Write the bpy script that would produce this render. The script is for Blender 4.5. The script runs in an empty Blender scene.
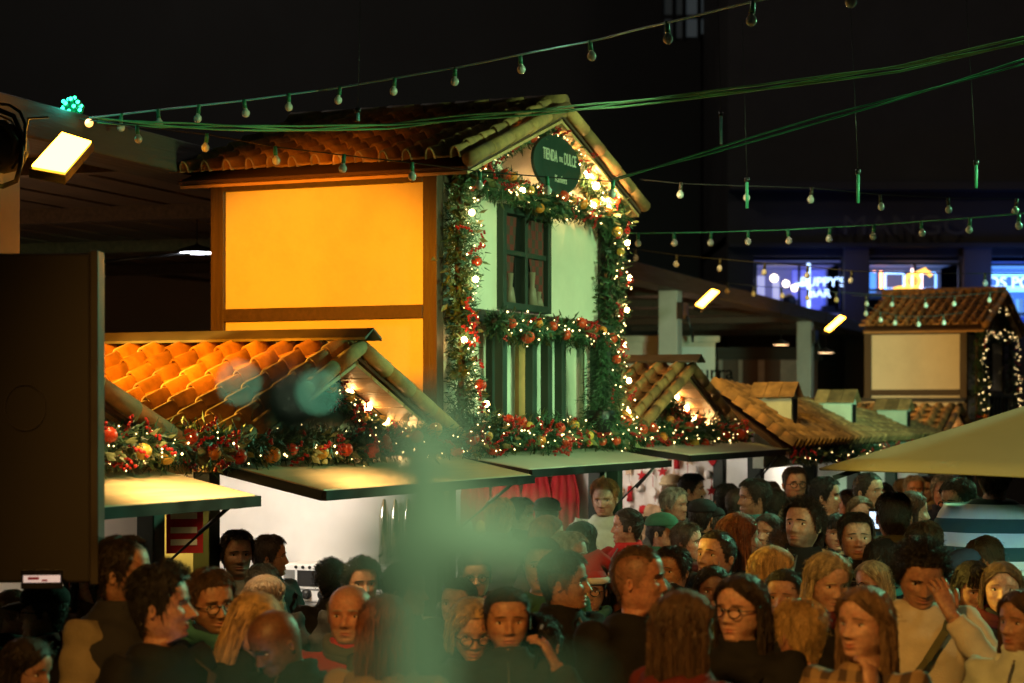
import bpy, bmesh, math, random
import numpy as np
from mathutils import Vector, Matrix, Euler, noise
rng = random.Random(7)
nrng = np.random.default_rng(11)
S = bpy.context.scene
COL = S.collection
F = 2000.0; CX = 512.0; HY = 410.0; CZ = 2.3
R = math.radians

def P(px, py, d):
    return Vector(((px-CX)/F*d, d, CZ-(py-HY)/F*d))

# ------------------------------------------------------------------ frame of the stall row
ROT = math.atan2(.9135, .4067)
U = Vector((math.cos(ROT), math.sin(ROT), 0)); V = Vector((-math.sin(ROT), math.cos(ROT), 0))
O = Vector((-1.59, 10.15, 0))
def W(t, y, z=0.0):
    return O + U*t + V*y + Vector((0, 0, z))
def t_at(px, y):
    k = (px-CX)/F
    a = O + V*y
    return (k*a.y-a.x)/(U.x-k*U.y)
def z_at(py, t, y):
    return CZ-(py-HY)/F*(W(t, y).y)

# ------------------------------------------------------------------ materials
MATS = {}
def nt_new(name):
    m = bpy.data.materials.new(name); m.use_nodes = True
    nt = m.node_tree
    b = nt.nodes['Principled BSDF']
    return m, nt, b
def lin(c):
    return (c[0], c[1], c[2], 1.0)
def mat(name, col, rough=.6, metal=0., var=.18, scale=6., bump=0., bscale=None, spec=.4, attr=None, stretch=None, coat=0., dirt=0., ar=(.6, 1.35)):
    if name in MATS: return MATS[name]
    m, nt, b = nt_new(name)
    N, L = nt.nodes, nt.links
    tc = N.new('ShaderNodeTexCoord'); mp = N.new('ShaderNodeMapping')
    L.new(tc.outputs['Object'], mp.inputs['Vector'])
    if stretch: mp.inputs['Scale'].default_value = stretch
    no = N.new('ShaderNodeTexNoise'); no.inputs['Scale'].default_value = scale; no.inputs['Detail'].default_value = 5
    L.new(mp.outputs[0], no.inputs['Vector'])
    mr = N.new('ShaderNodeMapRange'); mr.inputs[1].default_value = .3; mr.inputs[2].default_value = .7
    mr.inputs[3].default_value = 1-var; mr.inputs[4].default_value = 1+var
    L.new(no.outputs[0], mr.inputs[0])
    fac = mr.outputs[0]
    if attr:
        at = N.new('ShaderNodeAttribute'); at.attribute_name = attr
        m2 = N.new('ShaderNodeMapRange'); m2.inputs[3].default_value = ar[0]; m2.inputs[4].default_value = ar[1]
        L.new(at.outputs['Fac'], m2.inputs[0])
        mu = N.new('ShaderNodeMath'); mu.operation = 'MULTIPLY'
        L.new(fac, mu.inputs[0]); L.new(m2.outputs[0], mu.inputs[1]); fac = mu.outputs[0]
    mx = N.new('ShaderNodeVectorMath'); mx.operation = 'SCALE'; mx.inputs[0].default_value = col
    L.new(fac, mx.inputs['Scale'])
    cout = mx.outputs[0]
    if dirt:
        n2 = N.new('ShaderNodeTexNoise'); n2.inputs['Scale'].default_value = 1.7; n2.inputs['Detail'].default_value = 8; n2.inputs['Roughness'].default_value = .7
        L.new(mp.outputs[0], n2.inputs['Vector'])
        m3 = N.new('ShaderNodeMapRange'); m3.inputs[1].default_value = .45; m3.inputs[2].default_value = .75; m3.inputs[3].default_value = 0; m3.inputs[4].default_value = dirt
        L.new(n2.outputs[0], m3.inputs[0])
        mm = N.new('ShaderNodeMix'); mm.data_type = 'RGBA'; L.new(m3.outputs[0], mm.inputs[0]); L.new(cout, mm.inputs[6]); mm.inputs[7].default_value = lin([x*.35 for x in col])
        cout = mm.outputs[2]
    L.new(cout, b.inputs['Base Color'])
    rr = N.new('ShaderNodeMapRange'); rr.inputs[1].default_value = .3; rr.inputs[2].default_value = .7
    rr.inputs[3].default_value = max(0, rough-.1); rr.inputs[4].default_value = min(1, rough+.1)
    L.new(no.outputs[0], rr.inputs[0]); L.new(rr.outputs[0], b.inputs['Roughness'])
    b.inputs['Metallic'].default_value = metal; b.inputs['Specular IOR Level'].default_value = spec
    b.inputs['Coat Weight'].default_value = coat
    if bump:
        nb = N.new('ShaderNodeTexNoise'); nb.inputs['Scale'].default_value = bscale or scale*6; nb.inputs['Detail'].default_value = 4
        L.new(mp.outputs[0], nb.inputs['Vector'])
        bp = N.new('ShaderNodeBump'); bp.inputs['Strength'].default_value = bump; bp.inputs['Distance'].default_value = .01
        L.new(nb.outputs[0], bp.inputs['Height']); L.new(bp.outputs[0], b.inputs['Normal'])
    MATS[name] = m
    return m
def wood(name, col, rough=.55, axis=(1, 12, 12), var=.3, bump=.3):
    return mat(name, col, rough, var=var, scale=3., bump=bump, bscale=10, stretch=axis, dirt=.25)
def emit(name, col, strength, sample=True, base=(.8, .8, .8)):
    if name in MATS: return MATS[name]
    m, nt, b = nt_new(name)
    b.inputs['Base Color'].default_value = lin(base)
    b.inputs['Emission Color'].default_value = lin(col); b.inputs['Emission Strength'].default_value = strength
    if not sample: m.cycles.emission_sampling = 'NONE'
    MATS[name] = m
    return m
def glass(name, col=(1, 1, 1), rough=.05, alpha=None):
    if name in MATS: return MATS[name]
    m, nt, b = nt_new(name)
    b.inputs['Base Color'].default_value = lin(col); b.inputs['Roughness'].default_value = rough
    b.inputs['Transmission Weight'].default_value = 1.0; b.inputs['IOR'].default_value = 1.45
    MATS[name] = m
    return m

# ------------------------------------------------------------------ mesh builder
class MB:
    def __init__(s): s.v = []; s.f = []; s.m = []; s.r = []; s.sm = []
    def add(s, vs, fs, mi=0, rnd=None, smooth=False):
        o = len(s.v); s.v.extend([tuple(v) for v in vs])
        rv = rng.random() if rnd is None else rnd
        for f in fs:
            s.f.append(tuple(i+o for i in f)); s.m.append(mi); s.r.append(rv); s.sm.append(smooth)
    def box(s, a, b, mi=0, M=None):
        x0, y0, z0 = a; x1, y1, z1 = b
        vs = [(x0,y0,z0),(x1,y0,z0),(x1,y1,z0),(x0,y1,z0),(x0,y0,z1),(x1,y0,z1),(x1,y1,z1),(x0,y1,z1)]
        if M: vs = [M @ Vector(v) for v in vs]
        s.add(vs, [(0,3,2,1),(4,5,6,7),(0,1,5,4),(1,2,6,5),(2,3,7,6),(3,0,4,7)], mi)
    def beam(s, p, q, w, h, mi=0, up=(0, 0, 1)):
        p = Vector(p); q = Vector(q); d = (q-p).normalized(); up = Vector(up)
        a = d.cross(up)
        if a.length < 1e-4: a = d.cross(Vector((0, 1, 0)))
        a.normalize(); b = a.cross(d).normalized()
        vs = []
        for c in (p, q):
            for (i, j) in ((-1,-1),(1,-1),(1,1),(-1,1)): vs.append(c+a*(w/2*i)+b*(h/2*j))
        s.add(vs, [(0,1,2,3),(7,6,5,4),(0,4,5,1),(1,5,6,2),(2,6,7,3),(3,7,4,0)], mi)
    def tube(s, pts, rad, n=8, mi=0, cap=True, squash=None):
        pts = [Vector(p) for p in pts]; k = len(pts)
        if not hasattr(rad, '__len__'): rad = [rad]*k
        vs = []; prev = None
        for i, p in enumerate(pts):
            d = (pts[min(i+1, k-1)]-pts[max(i-1, 0)])
            d = d.normalized() if d.length > 1e-9 else Vector((0, 0, 1))
            if prev is None:
                a = d.orthogonal().normalized()
            else:
                a = (prev-d*prev.dot(d))
                a = a.normalized() if a.length > 1e-6 else d.orthogonal().normalized()
            prev = a; b = d.cross(a)
            for j in range(n):
                th = 2*math.pi*j/n
                vs.append(p+a*(math.cos(th)*rad[i])+b*(math.sin(th)*rad[i]))
        fs = [(i*n+j, i*n+(j+1) % n, (i+1)*n+(j+1) % n, (i+1)*n+j) for i in range(k-1) for j in range(n)]
        if cap: fs += [tuple(reversed(range(n))), tuple((k-1)*n+j for j in range(n))]
        s.add(vs, fs, mi, smooth=True)
    def lathe(s, prof, n=16, M=None, mi=0, caps=False):
        vs = []
        for (r, z) in prof:
            for j in range(n):
                th = 2*math.pi*j/n; vs.append(Vector((r*math.cos(th), r*math.sin(th), z)))
        if M: vs = [M @ v for v in vs]
        k = len(prof)
        fs = [(i*n+j, i*n+(j+1) % n, (i+1)*n+(j+1) % n, (i+1)*n+j) for i in range(k-1) for j in range(n)]
        if caps: fs += [tuple(reversed(range(n))), tuple((k-1)*n+j for j in range(n))]
        s.add(vs, fs, mi, smooth=True)
    def ball(s, c, r, n=10, m=7, mi=0, sc=(1, 1, 1), M=None):
        prof = []
        c = Vector(c); vs = []
        for i in range(m+1):
            a = math.pi*i/m
            rr = max(math.sin(a), 1e-4)
            for j in range(n):
                th = 2*math.pi*j/n
                v = Vector((rr*math.cos(th)*sc[0]*r, rr*math.sin(th)*sc[1]*r, -math.cos(a)*sc[2]*r))
                if M: v = M @ v
                vs.append(c+v)
        fs = [(i*n+j, i*n+(j+1) % n, (i+1)*n+(j+1) % n, (i+1)*n+j) for i in range(m) for j in range(n)]
        s.add(vs, fs, mi, smooth=True)
    def octa(s, c, r, mi=0):
        c = Vector(c)
        vs = [c+Vector(d)*r for d in ((1,0,0),(-1,0,0),(0,1,0),(0,-1,0),(0,0,1),(0,0,-1))]
        s.add(vs, [(0,2,4),(2,1,4),(1,3,4),(3,0,4),(2,0,5),(1,2,5),(3,1,5),(0,3,5)], mi)
    def prism(s, poly, y0, y1, mi=0):           # poly in (x, z), extruded along y
        n = len(poly)
        vs = [(x, y0, z) for x, z in poly]+[(x, y1, z) for x, z in poly]
        fs = [tuple(range(n)), tuple(reversed(range(n, 2*n)))]+[(i, i+n, (i+1) % n+n, (i+1) % n) for i in range(n)]
        s.add(vs, fs, mi)
    def mesh(s, name, mats):
        me = bpy.data.meshes.new(name)
        me.from_pydata(s.v, [], s.f)
        for m in mats: me.materials.append(m)
        me.polygons.foreach_set('material_index', s.m)
        me.polygons.foreach_set('use_smooth', s.sm)
        at = me.attributes.new('rnd', 'FLOAT', 'FACE'); at.data.foreach_set('value', s.r)
        me.update()
        return me
    def build(s, name, mats, parent=None, loc=None, rotz=None, bev=0., fixn=True):
        if not isinstance(mats, (list, tuple)): mats = [mats]
        me = s.mesh(name, mats)
        if fixn and len(s.f) < 4000:
            bm = bmesh.new(); bm.from_mesh(me); bmesh.ops.recalc_face_normals(bm, faces=bm.faces); bm.to_mesh(me); bm.free()
        o = bpy.data.objects.new(name, me); COL.objects.link(o)
        if parent: o.parent = parent
        if loc is not None: o.location = loc
        if rotz is not None: o.rotation_euler = (0, 0, rotz)
        if bev:
            b = o.modifiers.new('Bevel', 'BEVEL'); b.width = bev; b.segments = 2; b.limit_method = 'ANGLE'
        return o
def tag(o, label=None, cat=None, group=None, kind=None):
    if label: o['label'] = label
    if cat: o['category'] = cat
    if group: o['group'] = group
    if kind: o['kind'] = kind
    return o
def empty(name, loc=(0, 0, 0), rotz=0., label=None, cat=None, group=None):
    o = bpy.data.objects.new(name, None); COL.objects.link(o); o.empty_display_size = .1
    o.location = loc; o.rotation_euler = (0, 0, rotz)
    return tag(o, label, cat, group)
def copy_tree(o, parent=None):
    c = o.copy(); COL.objects.link(c)
    if parent: c.parent = parent
    for ch in [x for x in ALLKIDS.get(o.name, [])] or [x for x in bpy.data.objects if x.parent == o]:
        copy_tree(ch, c)
    return c
ALLKIDS = {}
def text_obj(name, s, size, m, parent=None, loc=(0, 0, 0), rot=(math.pi/2, 0, 0), extrude=.004, sx=1., align='CENTER', shear=0.):
    cu = bpy.data.curves.new(name, 'FONT'); cu.body = s; cu.size = size; cu.extrude = extrude; cu.align_x = align; cu.align_y = 'CENTER'; cu.shear = shear
    cu.materials.append(m)
    t_ = bpy.data.objects.new('tmp_text', cu); COL.objects.link(t_)
    dg = bpy.context.evaluated_depsgraph_get(); dg.update()
    me = bpy.data.meshes.new_from_object(t_.evaluated_get(dg)); me.name = name
    bpy.data.objects.remove(t_); bpy.data.curves.remove(cu)
    if not me.materials: me.materials.append(m)
    o = bpy.data.objects.new(name, me); COL.objects.link(o)
    if parent: o.parent = parent
    o.location = loc; o.rotation_euler = rot; o.scale = (sx, 1, 1)
    return o
def lamp(name, kind, loc, energy, col, size=.1, target=None, spot=None, blend=.5):
    l = bpy.data.lights.new(name, kind); l.energy = energy; l.color = col
    if kind == 'AREA': l.size = size
    elif kind in ('POINT', 'SPOT'): l.shadow_soft_size = size
    if kind == 'SPOT': l.spot_size = R(spot or 60); l.spot_blend = blend
    o = bpy.data.objects.new(name, l); COL.objects.link(o); o.location = loc
    if target is not None:
        o.rotation_euler = (Vector(target)-Vector(loc)).to_track_quat('-Z', 'Y').to_euler()
    return o

# ------------------------------------------------------------------ barrel tile roof
def tile_roof(mb, o, ev, sv, nt, nc, rise=.058, frac=.43, seed=0):
    """o: top corner, ev: along the ridge (total), sv: down the slope (total); nt tiles across, nc courses"""
    rg = random.Random(seed)
    o = Vector(o); ev = Vector(ev); sv = Vector(sv)
    nn = ev.cross(sv).normalized()
    if nn.z < 0: nn = -nn
    e1 = ev/nt; s1 = sv/nc; eu = e1.normalized(); su = s1.normalized(); w = e1.length
    K = 7
    for i in range(nt):
        jx = rg.uniform(-.006, .006)
        for j in range(nc):
            jt = rg.uniform(-.007, .007); lift = rg.uniform(0, .007); rv = rg.random()
            for kind in (0, 1):
                vs = []
                for e, (fr, dz) in enumerate(((-.05, 0), (1.08, .022))):
                    c = o + e1*(i+.5+(0 if kind == 0 else .5)) + s1*(j+fr) + nn*(dz+lift) + eu*(jx+jt*(fr))
                    taper = 1+.12*(fr-.5)
                    for shell in (0, 1):
                        for q in range(K+1):
                            a = math.pi*q/K
                            if kind == 0:
                                rr = w*frac/2*taper-(.012 if shell else 0)
                                vs.append(c+eu*(-math.cos(a)*rr)+nn*(math.sin(a)*(rise+.02-(.012 if shell else 0))+.006))
                            else:
                                rr = w*(1-frac)/2*1.25
                                vs.append(c+eu*(-math.cos(a)*rr)+nn*(.014-math.sin(a)*.012+dz*.8-(.012 if shell else 0)))
                fs = []
                n1 = K+1
                for q in range(K):
                    fs.append((q, q+1, 2*n1+q+1, 2*n1+q))                 # outer
                    fs.append((2*n1+q, 2*n1+q+1, 3*n1+q+1, 3*n1+q))       # lower end ring
                    if kind == 0: fs.append((n1+q+1, n1+q, 3*n1+q, 3*n1+q+1))
                mb.add(vs, fs, 0, rv, True)
    # bedding under the tiles
    a = o-nn*.03; vs = [a, a+ev, a+ev+sv, a+sv]
    vs2 = [v-nn*.02 for v in vs]
    mb.add(vs+vs2, [(0,1,2,3),(7,6,5,4),(0,4,5,1),(1,5,6,2),(2,6,7,3),(3,7,4,0)], 1)
TERRA = mat('terracotta', (.40, .215, .08), .8, var=.36, scale=11, bump=.35, attr='rnd', dirt=.45)
TERRA_D = mat('terracotta_bedding', (.10, .05, .03), .85)
CREAM = mat('cream_panel', (.74, .70, .58), .5, var=.07, scale=1.3, bump=.12, bscale=40, dirt=.24)
TIMBER = wood('dark_timber', (.055, .035, .022))
TIMBER_V = wood('dark_timber_upright', (.055, .035, .022), axis=(12, 12, 1))
PLY = wood('plywood', (.50, .36, .20), .5, axis=(1, 9, 9), var=.16, bump=.1)
SOFFIT = wood('soffit_boards', (.62, .36, .16), .6, axis=(9, 1, 9), var=.2)
GREENP = mat('green_paint', (.026, .042, .032), .45, var=.2, scale=5, dirt=.3)
DARKMETAL = mat('dark_metal', (.03, .032, .03), .4, metal=.6, var=.2)
FLASH = mat('ridge_flashing', (.13, .12, .10), .38, metal=.5, var=.2)
WHITEW = mat('white_wall', (.78, .77, .73), .6, var=.05, dirt=.08)
GREYM = mat('grey_metal', (.30, .31, .31), .35, metal=.7, var=.15)
FOL = mat('fir_needles', (.035, .085, .035), .5, var=.4, attr='rnd', scale=4)
FOL2 = mat('pale_leaves', (.13, .15, .06), .5, var=.4, attr='rnd')
BERRY = mat('red_berries', (.42, .015, .012), .3, var=.2)
FRUIT = mat('orange_fruit', (.75, .23, .03), .35, var=.3, scale=14)
APPLE = mat('red_apple', (.62, .06, .02), .28, var=.35, scale=12)
GOLDF = mat('gold_fruit', (.65, .38, .06), .35, var=.3, scale=14)
FAIRY = emit('fairy_glow', (1, .68, .27), 8, sample=False)
BULBW = emit('warm_bulb_glow', (1, .60, .22), 70)
TEXTW = mat('cream_lettering', (.8, .76, .62), .5, var=.05)
BLACKP = mat('black_paint', (.012, .012, .012), .5)
PAVE = mat('paving', (.075, .07, .065), .75, var=.3, scale=2.5, bump=.3, dirt=.4)
CONC = mat('concrete', (.34, .33, .30), .75, var=.15, scale=3, bump=.2, dirt=.3)
RED = mat('red_cloth', (.42, .015, .02), .8, var=.2, bump=.4, bscale=30)
WHITEP = mat('white_paint', (.78, .78, .75), .45, var=.06)
ORANGEGLOW = emit('heater_glow', (1, .40, .024), 36)

# ------------------------------------------------------------------ stall
def gable_roof(root, half, yf, yb, ze, za, nt, nc, seed, name='roof', left_only=False):
    mb = MB(); rise = za-ze
    # left and right slopes (local x -half..half), ridge along y
    tile_roof(mb, (0, yf, za), (0, yb-yf, 0), (-half, 0, -rise), nt, nc, seed=seed)
    tile_roof(mb, (0, yf, za), (0, yb-yf, 0), (half, 0, -rise), nt, nc, seed=seed+1)
    # verge tiles along the front edge of both slopes
    for sg in (-1, 1):
        n = max(4, nc//2+1)
        for k in range(n):
            a = Vector((sg*half*k/n, yf-.02, za-rise*k/n+.02)); b = Vector((sg*half*(k+1.06)/n, yf-.02, za-rise*(k+1.06)/n+.016))
            mb.tube([a, b], [.042, .048], 10)
    rf = mb.build(name, [TERRA, TERRA_D], root, fixn=False)
    sb = MB()
    L = math.hypot(half, rise)
    for sg in (-1, 1):
        nrm = Vector((sg*rise, 0, half)).normalized()
        a0 = Vector((0, 0, za))-nrm*.062; a1 = Vector((sg*half, 0, ze))-nrm*.062
        k = 7
        for q in range(k):
            p = a0.lerp(a1, (q+.02)/k); r_ = a0.lerp(a1, (q+.98)/k)
            vs = [Vector((p.x, yf+.01, p.z)), Vector((r_.x, yf+.01, r_.z)), Vector((r_.x, yb-.01, r_.z)), Vector((p.x, yb-.01, p.z))]
            vs += [v-nrm*.02 for v in vs]
            sb.add(vs, [(0,1,2,3),(7,6,5,4),(0,4,5,1),(1,5,6,2),(2,6,7,3),(3,7,4,0)])
    sb.build('soffit', SOFFIT, rf)
    rb = MB()
    for sg in (-1, 1):
        rb.add([(0, yf-.1, za+.125), (sg*.10, yf-.1, za+.07), (sg*.10, yb+.05, za+.07), (0, yb+.05, za+.125),
                (0, yf-.1, za+.115), (sg*.10, yf-.1, za+.055), (sg*.10, yb+.05, za+.055), (0, yb+.05, za+.115)],
               [(0,1,2,3),(7,6,5,4),(0,4,5,1),(1,5,6,2),(2,6,7,3),(3,7,4,0)])
    return rf, rb

def add_flap(root, x0, x1, z0=2.03, z1=1.90, out=.62, m=None, y0=-.02):
    f = MB(); n = 1
    vs = [(x0, y0, z0), (x1, y0, z0), (x1, y0-out, z1), (x0, y0-out, z1)]
    vs2 = [(a, b, c-.03) for a, b, c in vs]
    f.add(vs+vs2, [(0,1,2,3),(7,6,5,4),(0,4,5,1),(1,5,6,2),(2,6,7,3),(3,7,4,0)])
    fl = f.build('flap', m or PLY, root, bev=.004)
    t = MB()
    t.beam((x0-.012, y0-out-.012, z1-.03), (x1+.012, y0-out-.012, z1-.03), .022, .05)
    t.beam((x0-.012, y0, z0-.03), (x0-.012, y0-out, z1-.03), .022, .05)
    t.beam((x1+.012, y0, z0-.03), (x1+.012, y0-out, z1-.03), .022, .05)
    t.build('flap_edge', DARKMETAL, fl)
    for x in (x1-.12,):
        s = MB()
        s.tube([(x, y0-out+.06, z1-.045), (x, .02, 1.38)], .0065, 8)
        s.tube([(x, y0-out+.06, z1-.045), (x, y0-out*.62, 1.72)], .0105, 8)
        s.box((x-.03, y0-out+.02, z1-.06), (x+.03, y0-out+.09, z1-.035))
        s.build('strut', DARKMETAL, fl)
    return fl

def make_stall(tc, label, depth=2.0, half=1.46, ze=2.08, za=2.64, seed=3, zoff=0., roof=True, backmat=None):
    root = empty('market_stall', W(tc, 0, zoff), ROT, label, 'stall', 'tile roofed stalls of the market row')
    h = half-.1
    wl = MB(); wm = backmat or WHITEW
    wl.box((-h, depth-.06, 0), (h, depth, ze)); wl.box((h-.05, .06, 0), (h, depth-.06, ze)); wl.box((-h, .06, 0), (-h+.05, depth-.06, ze))
    wl.build('wall', wm, root)
    c = MB(); c.box((-h+.05, .02, 0), (h-.05, .42, .96)); c.box((-h+.05, -.03, .96), (h-.05, .48, 1.0), 1)
    c.build('counter', [TIMBER_V, PLY], root, bev=.005)
    for x in (-h, h-.1):
        p = MB(); p.box((x, -.04, 0), (x+.1, .06, ze)); p.build('post', GREENP, root, bev=.006)
    g = MB()
    g.prism([(-h, 2.035), (h, 2.035), (h, ze), (0, za-.1), (-h, ze)], .2, .24)
    g.build('gable', CREAM, root)
    hd = MB(); hd.box((-h, -.05, 1.985), (h, .24, 2.034)); hd.build('header', TIMBER, root)
    if roof:
        rf, rb = gable_roof(root, half, -.16, depth+.12, ze-.02, za, max(8, int((depth+.28)/.163)), 8, seed)
        rb.build('ridge_cap', FLASH, rf)
    return root
# ------------------------------------------------------------------ ground, sky
w = bpy.data.worlds.new('World'); S.world = w; w.use_nodes = True
wn = w.node_tree.nodes; wl_ = w.node_tree.links
bg = wn['Background']
sky = wn.new('ShaderNodeTexSky'); sky.sky_type = 'NISHITA'; sky.sun_disc = False; sky.sun_elevation = R(6); sky.sun_rotation = R(120)
mixn = wn.new('ShaderNodeMix'); mixn.data_type = 'RGBA'; mixn.inputs[0].default_value = .985
wl_.new(sky.outputs[0], mixn.inputs[6]); mixn.inputs[7].default_value = (.06, .056, .05, 1)
wl_.new(mixn.outputs[2], bg.inputs[0]); bg.inputs[1].default_value = .05

g = MB(); g.add([(-90, -20, 0), (90, -20, 0), (90, 120, 0), (-90, 120, 0)], [(0, 1, 2, 3)])
tag(g.build('ground', PAVE), kind='structure')

# ------------------------------------------------------------------ far building with shop windows
FACADE = mat('night_facade', (.030, .027, .026), .8, var=.15, scale=.6, dirt=.3)
PILAST = mat('facade_pilaster', (.075, .062, .058), .8, var=.1, scale=.8)
D0 = 46.0
def bx(px): return (px-CX)/F*D0
def bz(py): return CZ-(py-HY)/F*D0
b = empty('shop_building', (0, D0, 0), 0, 'tall dark building with lit upper shop windows behind the market', 'building')
b.location = (8, D0, 0)
def BXZ(px, py): return (bx(px)-8, bz(py))
m_ = MB()
zt = bz(-160); xl = bx(728)-8; xr = bx(1250)-8
wz0, wz1 = bz(322), bz(256)
m_.box((xl, 0, 0), (xr, .4, wz0)); m_.box((xl, 0, wz1), (xr, .4, zt))
for a, c in ((728, 754), (843, 868), (962, 990), (1105, 1130), (1220, 1250)):
    m_.box((bx(a)-8, 0, wz0), (bx(c)-8, .4, wz1))
m_.box((xl, .4, 0), (xr, 9, .1)); m_.box((xl, 8.6, 0), (xr, 9, zt)); m_.box((xl, .4, wz1+.3), (xr, 8.6, wz1+.5)); m_.box((xl, .4, wz0-.3), (xr, 8.6, wz0-.12))
m_.box((xl, .4, 0), (xl+.3, 8.6, zt)); m_.box((xr-.3, .4, 0), (xr, 8.6, zt))
m_.build('wall', FACADE, b)
for a, c in ((843, 868), (962, 990), (1105, 1130)):
    p = MB(); p.box((bx(a)-8, -.18, bz(420)), (bx(c)-8, -.002, bz(245))); p.build('pilaster', PILAST, b, bev=.02)
lg = MB(); lg.box((xl, -.5, bz(192)), (xr, -.002, bz(184))); lg.box((xl, -.3, bz(248)), (xr, -.003, bz(244))); lg.build('ledge', FACADE, b)
# the upper dim windows
WINB = emit('dim_blue_room', (.30, .42, .48), .045, sample=False, base=(.2, .2, .2))
tw = empty('office_block', (bx(690), D0+6, 0), 0, 'dark unlit tower block with one dim window high up', 'building')
m_ = MB(); m_.box((-26, 0, 0), (.82, 6, bz(-160))); m_.build('wall', mat('block_wall', (.022, .021, .020), .85, var=.2, scale=.5), tw)
d1 = D0+6
for i, (a, c, y1) in enumerate(((664, 672, 36), (676, 682, 38), (686, 697, 37), (701, 714, 34), (718, 721, 31))):
    q0 = (a-CX)/F*d1-bx(690); q1 = (c-CX)/F*d1-bx(690)
    zt_ = CZ-(-12-HY)/F*d1; zb_ = CZ-(y1-HY)/F*d1; zm = CZ-(17-HY)/F*d1
    p = MB(); p.box((q0, -.03, zb_), (q1, -.005, zm-.06)); p.box((q0, -.03, zm+.06), (q1, -.005, zt_))
    wi = p.build('window', WINB if i > 1 else emit('dimmer_room', (.25, .35, .38), .018, sample=False, base=(.1, .1, .1)), tw)
    fr = MB(); fr.box((q0-.07, -.06, zb_-.07), (q0, -.001, zt_)); fr.box((q1, -.06, zb_-.07), (q1+.07, -.001, zt_)); fr.box((q0, -.06, zm-.05), (q1, -.031, zm+.05)); fr.build('frame', BLACKP, wi)
p = MB(); p.ball(((711-CX)/F*d1-bx(690), -.1, CZ-(9-HY)/F*d1), .07); p.build('lamp', emit('small_white_lamp', (.9, 1, 1), 2.5), tw)
# shop windows: interiors with real depth behind glass
def shop(a, c, y0, y1, label, backcol, strength, stuff):
    r = empty('shop_window', (bx((a+c)/2), D0+.1, bz(y1)), 0, label, 'shop window', 'lit shop windows of the dark building')
    hw = (bx(c)-bx(a))/2; hh = bz(y0)-bz(y1)
    room = MB(); room.box((-hw, 2.2, 0), (hw, 2.3, hh)); room.box((-hw, .3, -.06), (hw, 2.2, -.01)); room.box((-hw, .3, hh+.01), (hw, 2.2, hh+.06))
    room.build('room', [emit('room_glow_'+label.split()[0], backcol, strength, sample=False, base=(.3, .3, .35))], r)
    fr = MB(); t = .06
    fr.box((-hw, 0, 0), (hw, .08, t)); fr.box((-hw, 0, hh-t), (hw, .08, hh)); fr.box((-hw, 0, t), (-hw+t, .08, hh-t)); fr.box((hw-t, 0, t), (hw, .08, hh-t)); fr.box((-.03+hw*.02, 0.01, t), (.03+hw*.02, .07, hh-t))
    fr.build('frame', DARKMETAL, r)
    stuff(r, hw, hh)
    return r
NBLUE = emit('blue_neon', (.05, .16, 1), 3)
NWHITE = emit('white_neon', (.42, .62, 1), 3.2)
NYEL = emit('yellow_neon', (1, .50, .05), 2.6)
NORG = emit('orange_neon', (1, .35, .08), 7)
BULBC = emit('shop_globe', (1, .8, .55), 7)
def stuff1(r, hw, hh):
    p = MB(); p.box((.15, 1.9, .1), (hw-.1, 2.1, hh-.05)); p.build('blue_panel', emit('blue_wall_glow', (.006, .03, .6), 1.1, sample=False), r)
    p = MB(); p.box((-hw+.1, 1.7, .15), (-hw+.45, 1.8, hh-.2)); p.box((-hw+.65, 1.7, .1), (-hw+.8, 1.8, hh-.2)); p.build('light_panel', emit('pale_panel', (.35, .4, .85), .7, sample=False), r)
    for x, z, s in ((-.28, .85, .09), (.0, .72, .08), (.2, .62, .08)):
        p = MB(); p.ball((x-.15, 1.0, z), s); p.build('globe_lamp', BULBC, r)
    p = MB(); p.box((-hw+1.2, .9, 0), (.1, 1.3, .35)); p.ball((-.1, .8, .3), .17); p.box((.7, .9, 0), (1.0, 1.2, .2)); p.build('furniture', BLACKP, r)
shop(755, 843, 262, 312, 'violet lit room with globe lamps and blue wall behind glass', (.10, .11, .38), .42, stuff1)
def stuff2(r, hw, hh):
    p = MB()
    for x in (-.72, -.56): p.box((x, 1.2, .08), (x+.05, 1.25, hh*.82))
    p.build('orange_tube', NORG, r)
    p = MB()
    for (x0, x1) in ((-.42, .02), (.42, .78)):
        for z in (.12, hh*.74): p.box((x0, 1.4, z), (x1, 1.43, z+.04))
        for x in (x0, x1): p.box((x, 1.4, .12), (x+.035, 1.43, hh*.74))
    p.build('blue_tube', emit('pale_blue_neon', (.15, .42, 1), 3.5), r)
    p = MB(); p.box((.16, 1.1, 0), (.2, 1.15, hh*.9)); p.box((.36, 1.1, 0), (.42, 1.15, hh*.8)); p.build('white_tube', emit('rose_neon', (1, .62, .55), 5), r)
    p = MB(); p.box((-hw+.06, .8, .02), (-hw+.35, 1.6, hh*.75)); p.build('blue_panel', emit('bright_blue_panel', (.03, .22, .8), 2., sample=False), r)
    p = MB(); p.ball((-.95, 1., .36), .1); p.build('globe_lamp', BULBC, r)
shop(868, 962, 262, 291, 'narrow dark blue room with coloured light tubes behind glass', (.02, .045, .13), .35, stuff2)
def stuff3(r, hw, hh):
    p = MB(); p.box((-hw+.1, 1.2, hh*.55), (hw-.3, 2.0, hh*.62)); p.box((-hw+.1, 1.0, hh*.82), (hw-.3, 1.3, hh*.86)); p.build('shelf_light', emit('cyan_strip', (.2, .6, 1), 2.2), r)
    p = MB(); p.box((-hw+.5, .8, 0), (-hw+.75, 1.1, .5)); p.box((-hw+.9, .8, 0), (-hw+1.0, 1.1, .42)); p.build('counter', emit('cyan_counter', (.06, .25, .5), .7, sample=False), r)
shop(990, 1105, 263, 315, 'bright blue room with glowing white sign behind glass', (.008, .06, .6), .8, stuff3)
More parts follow.
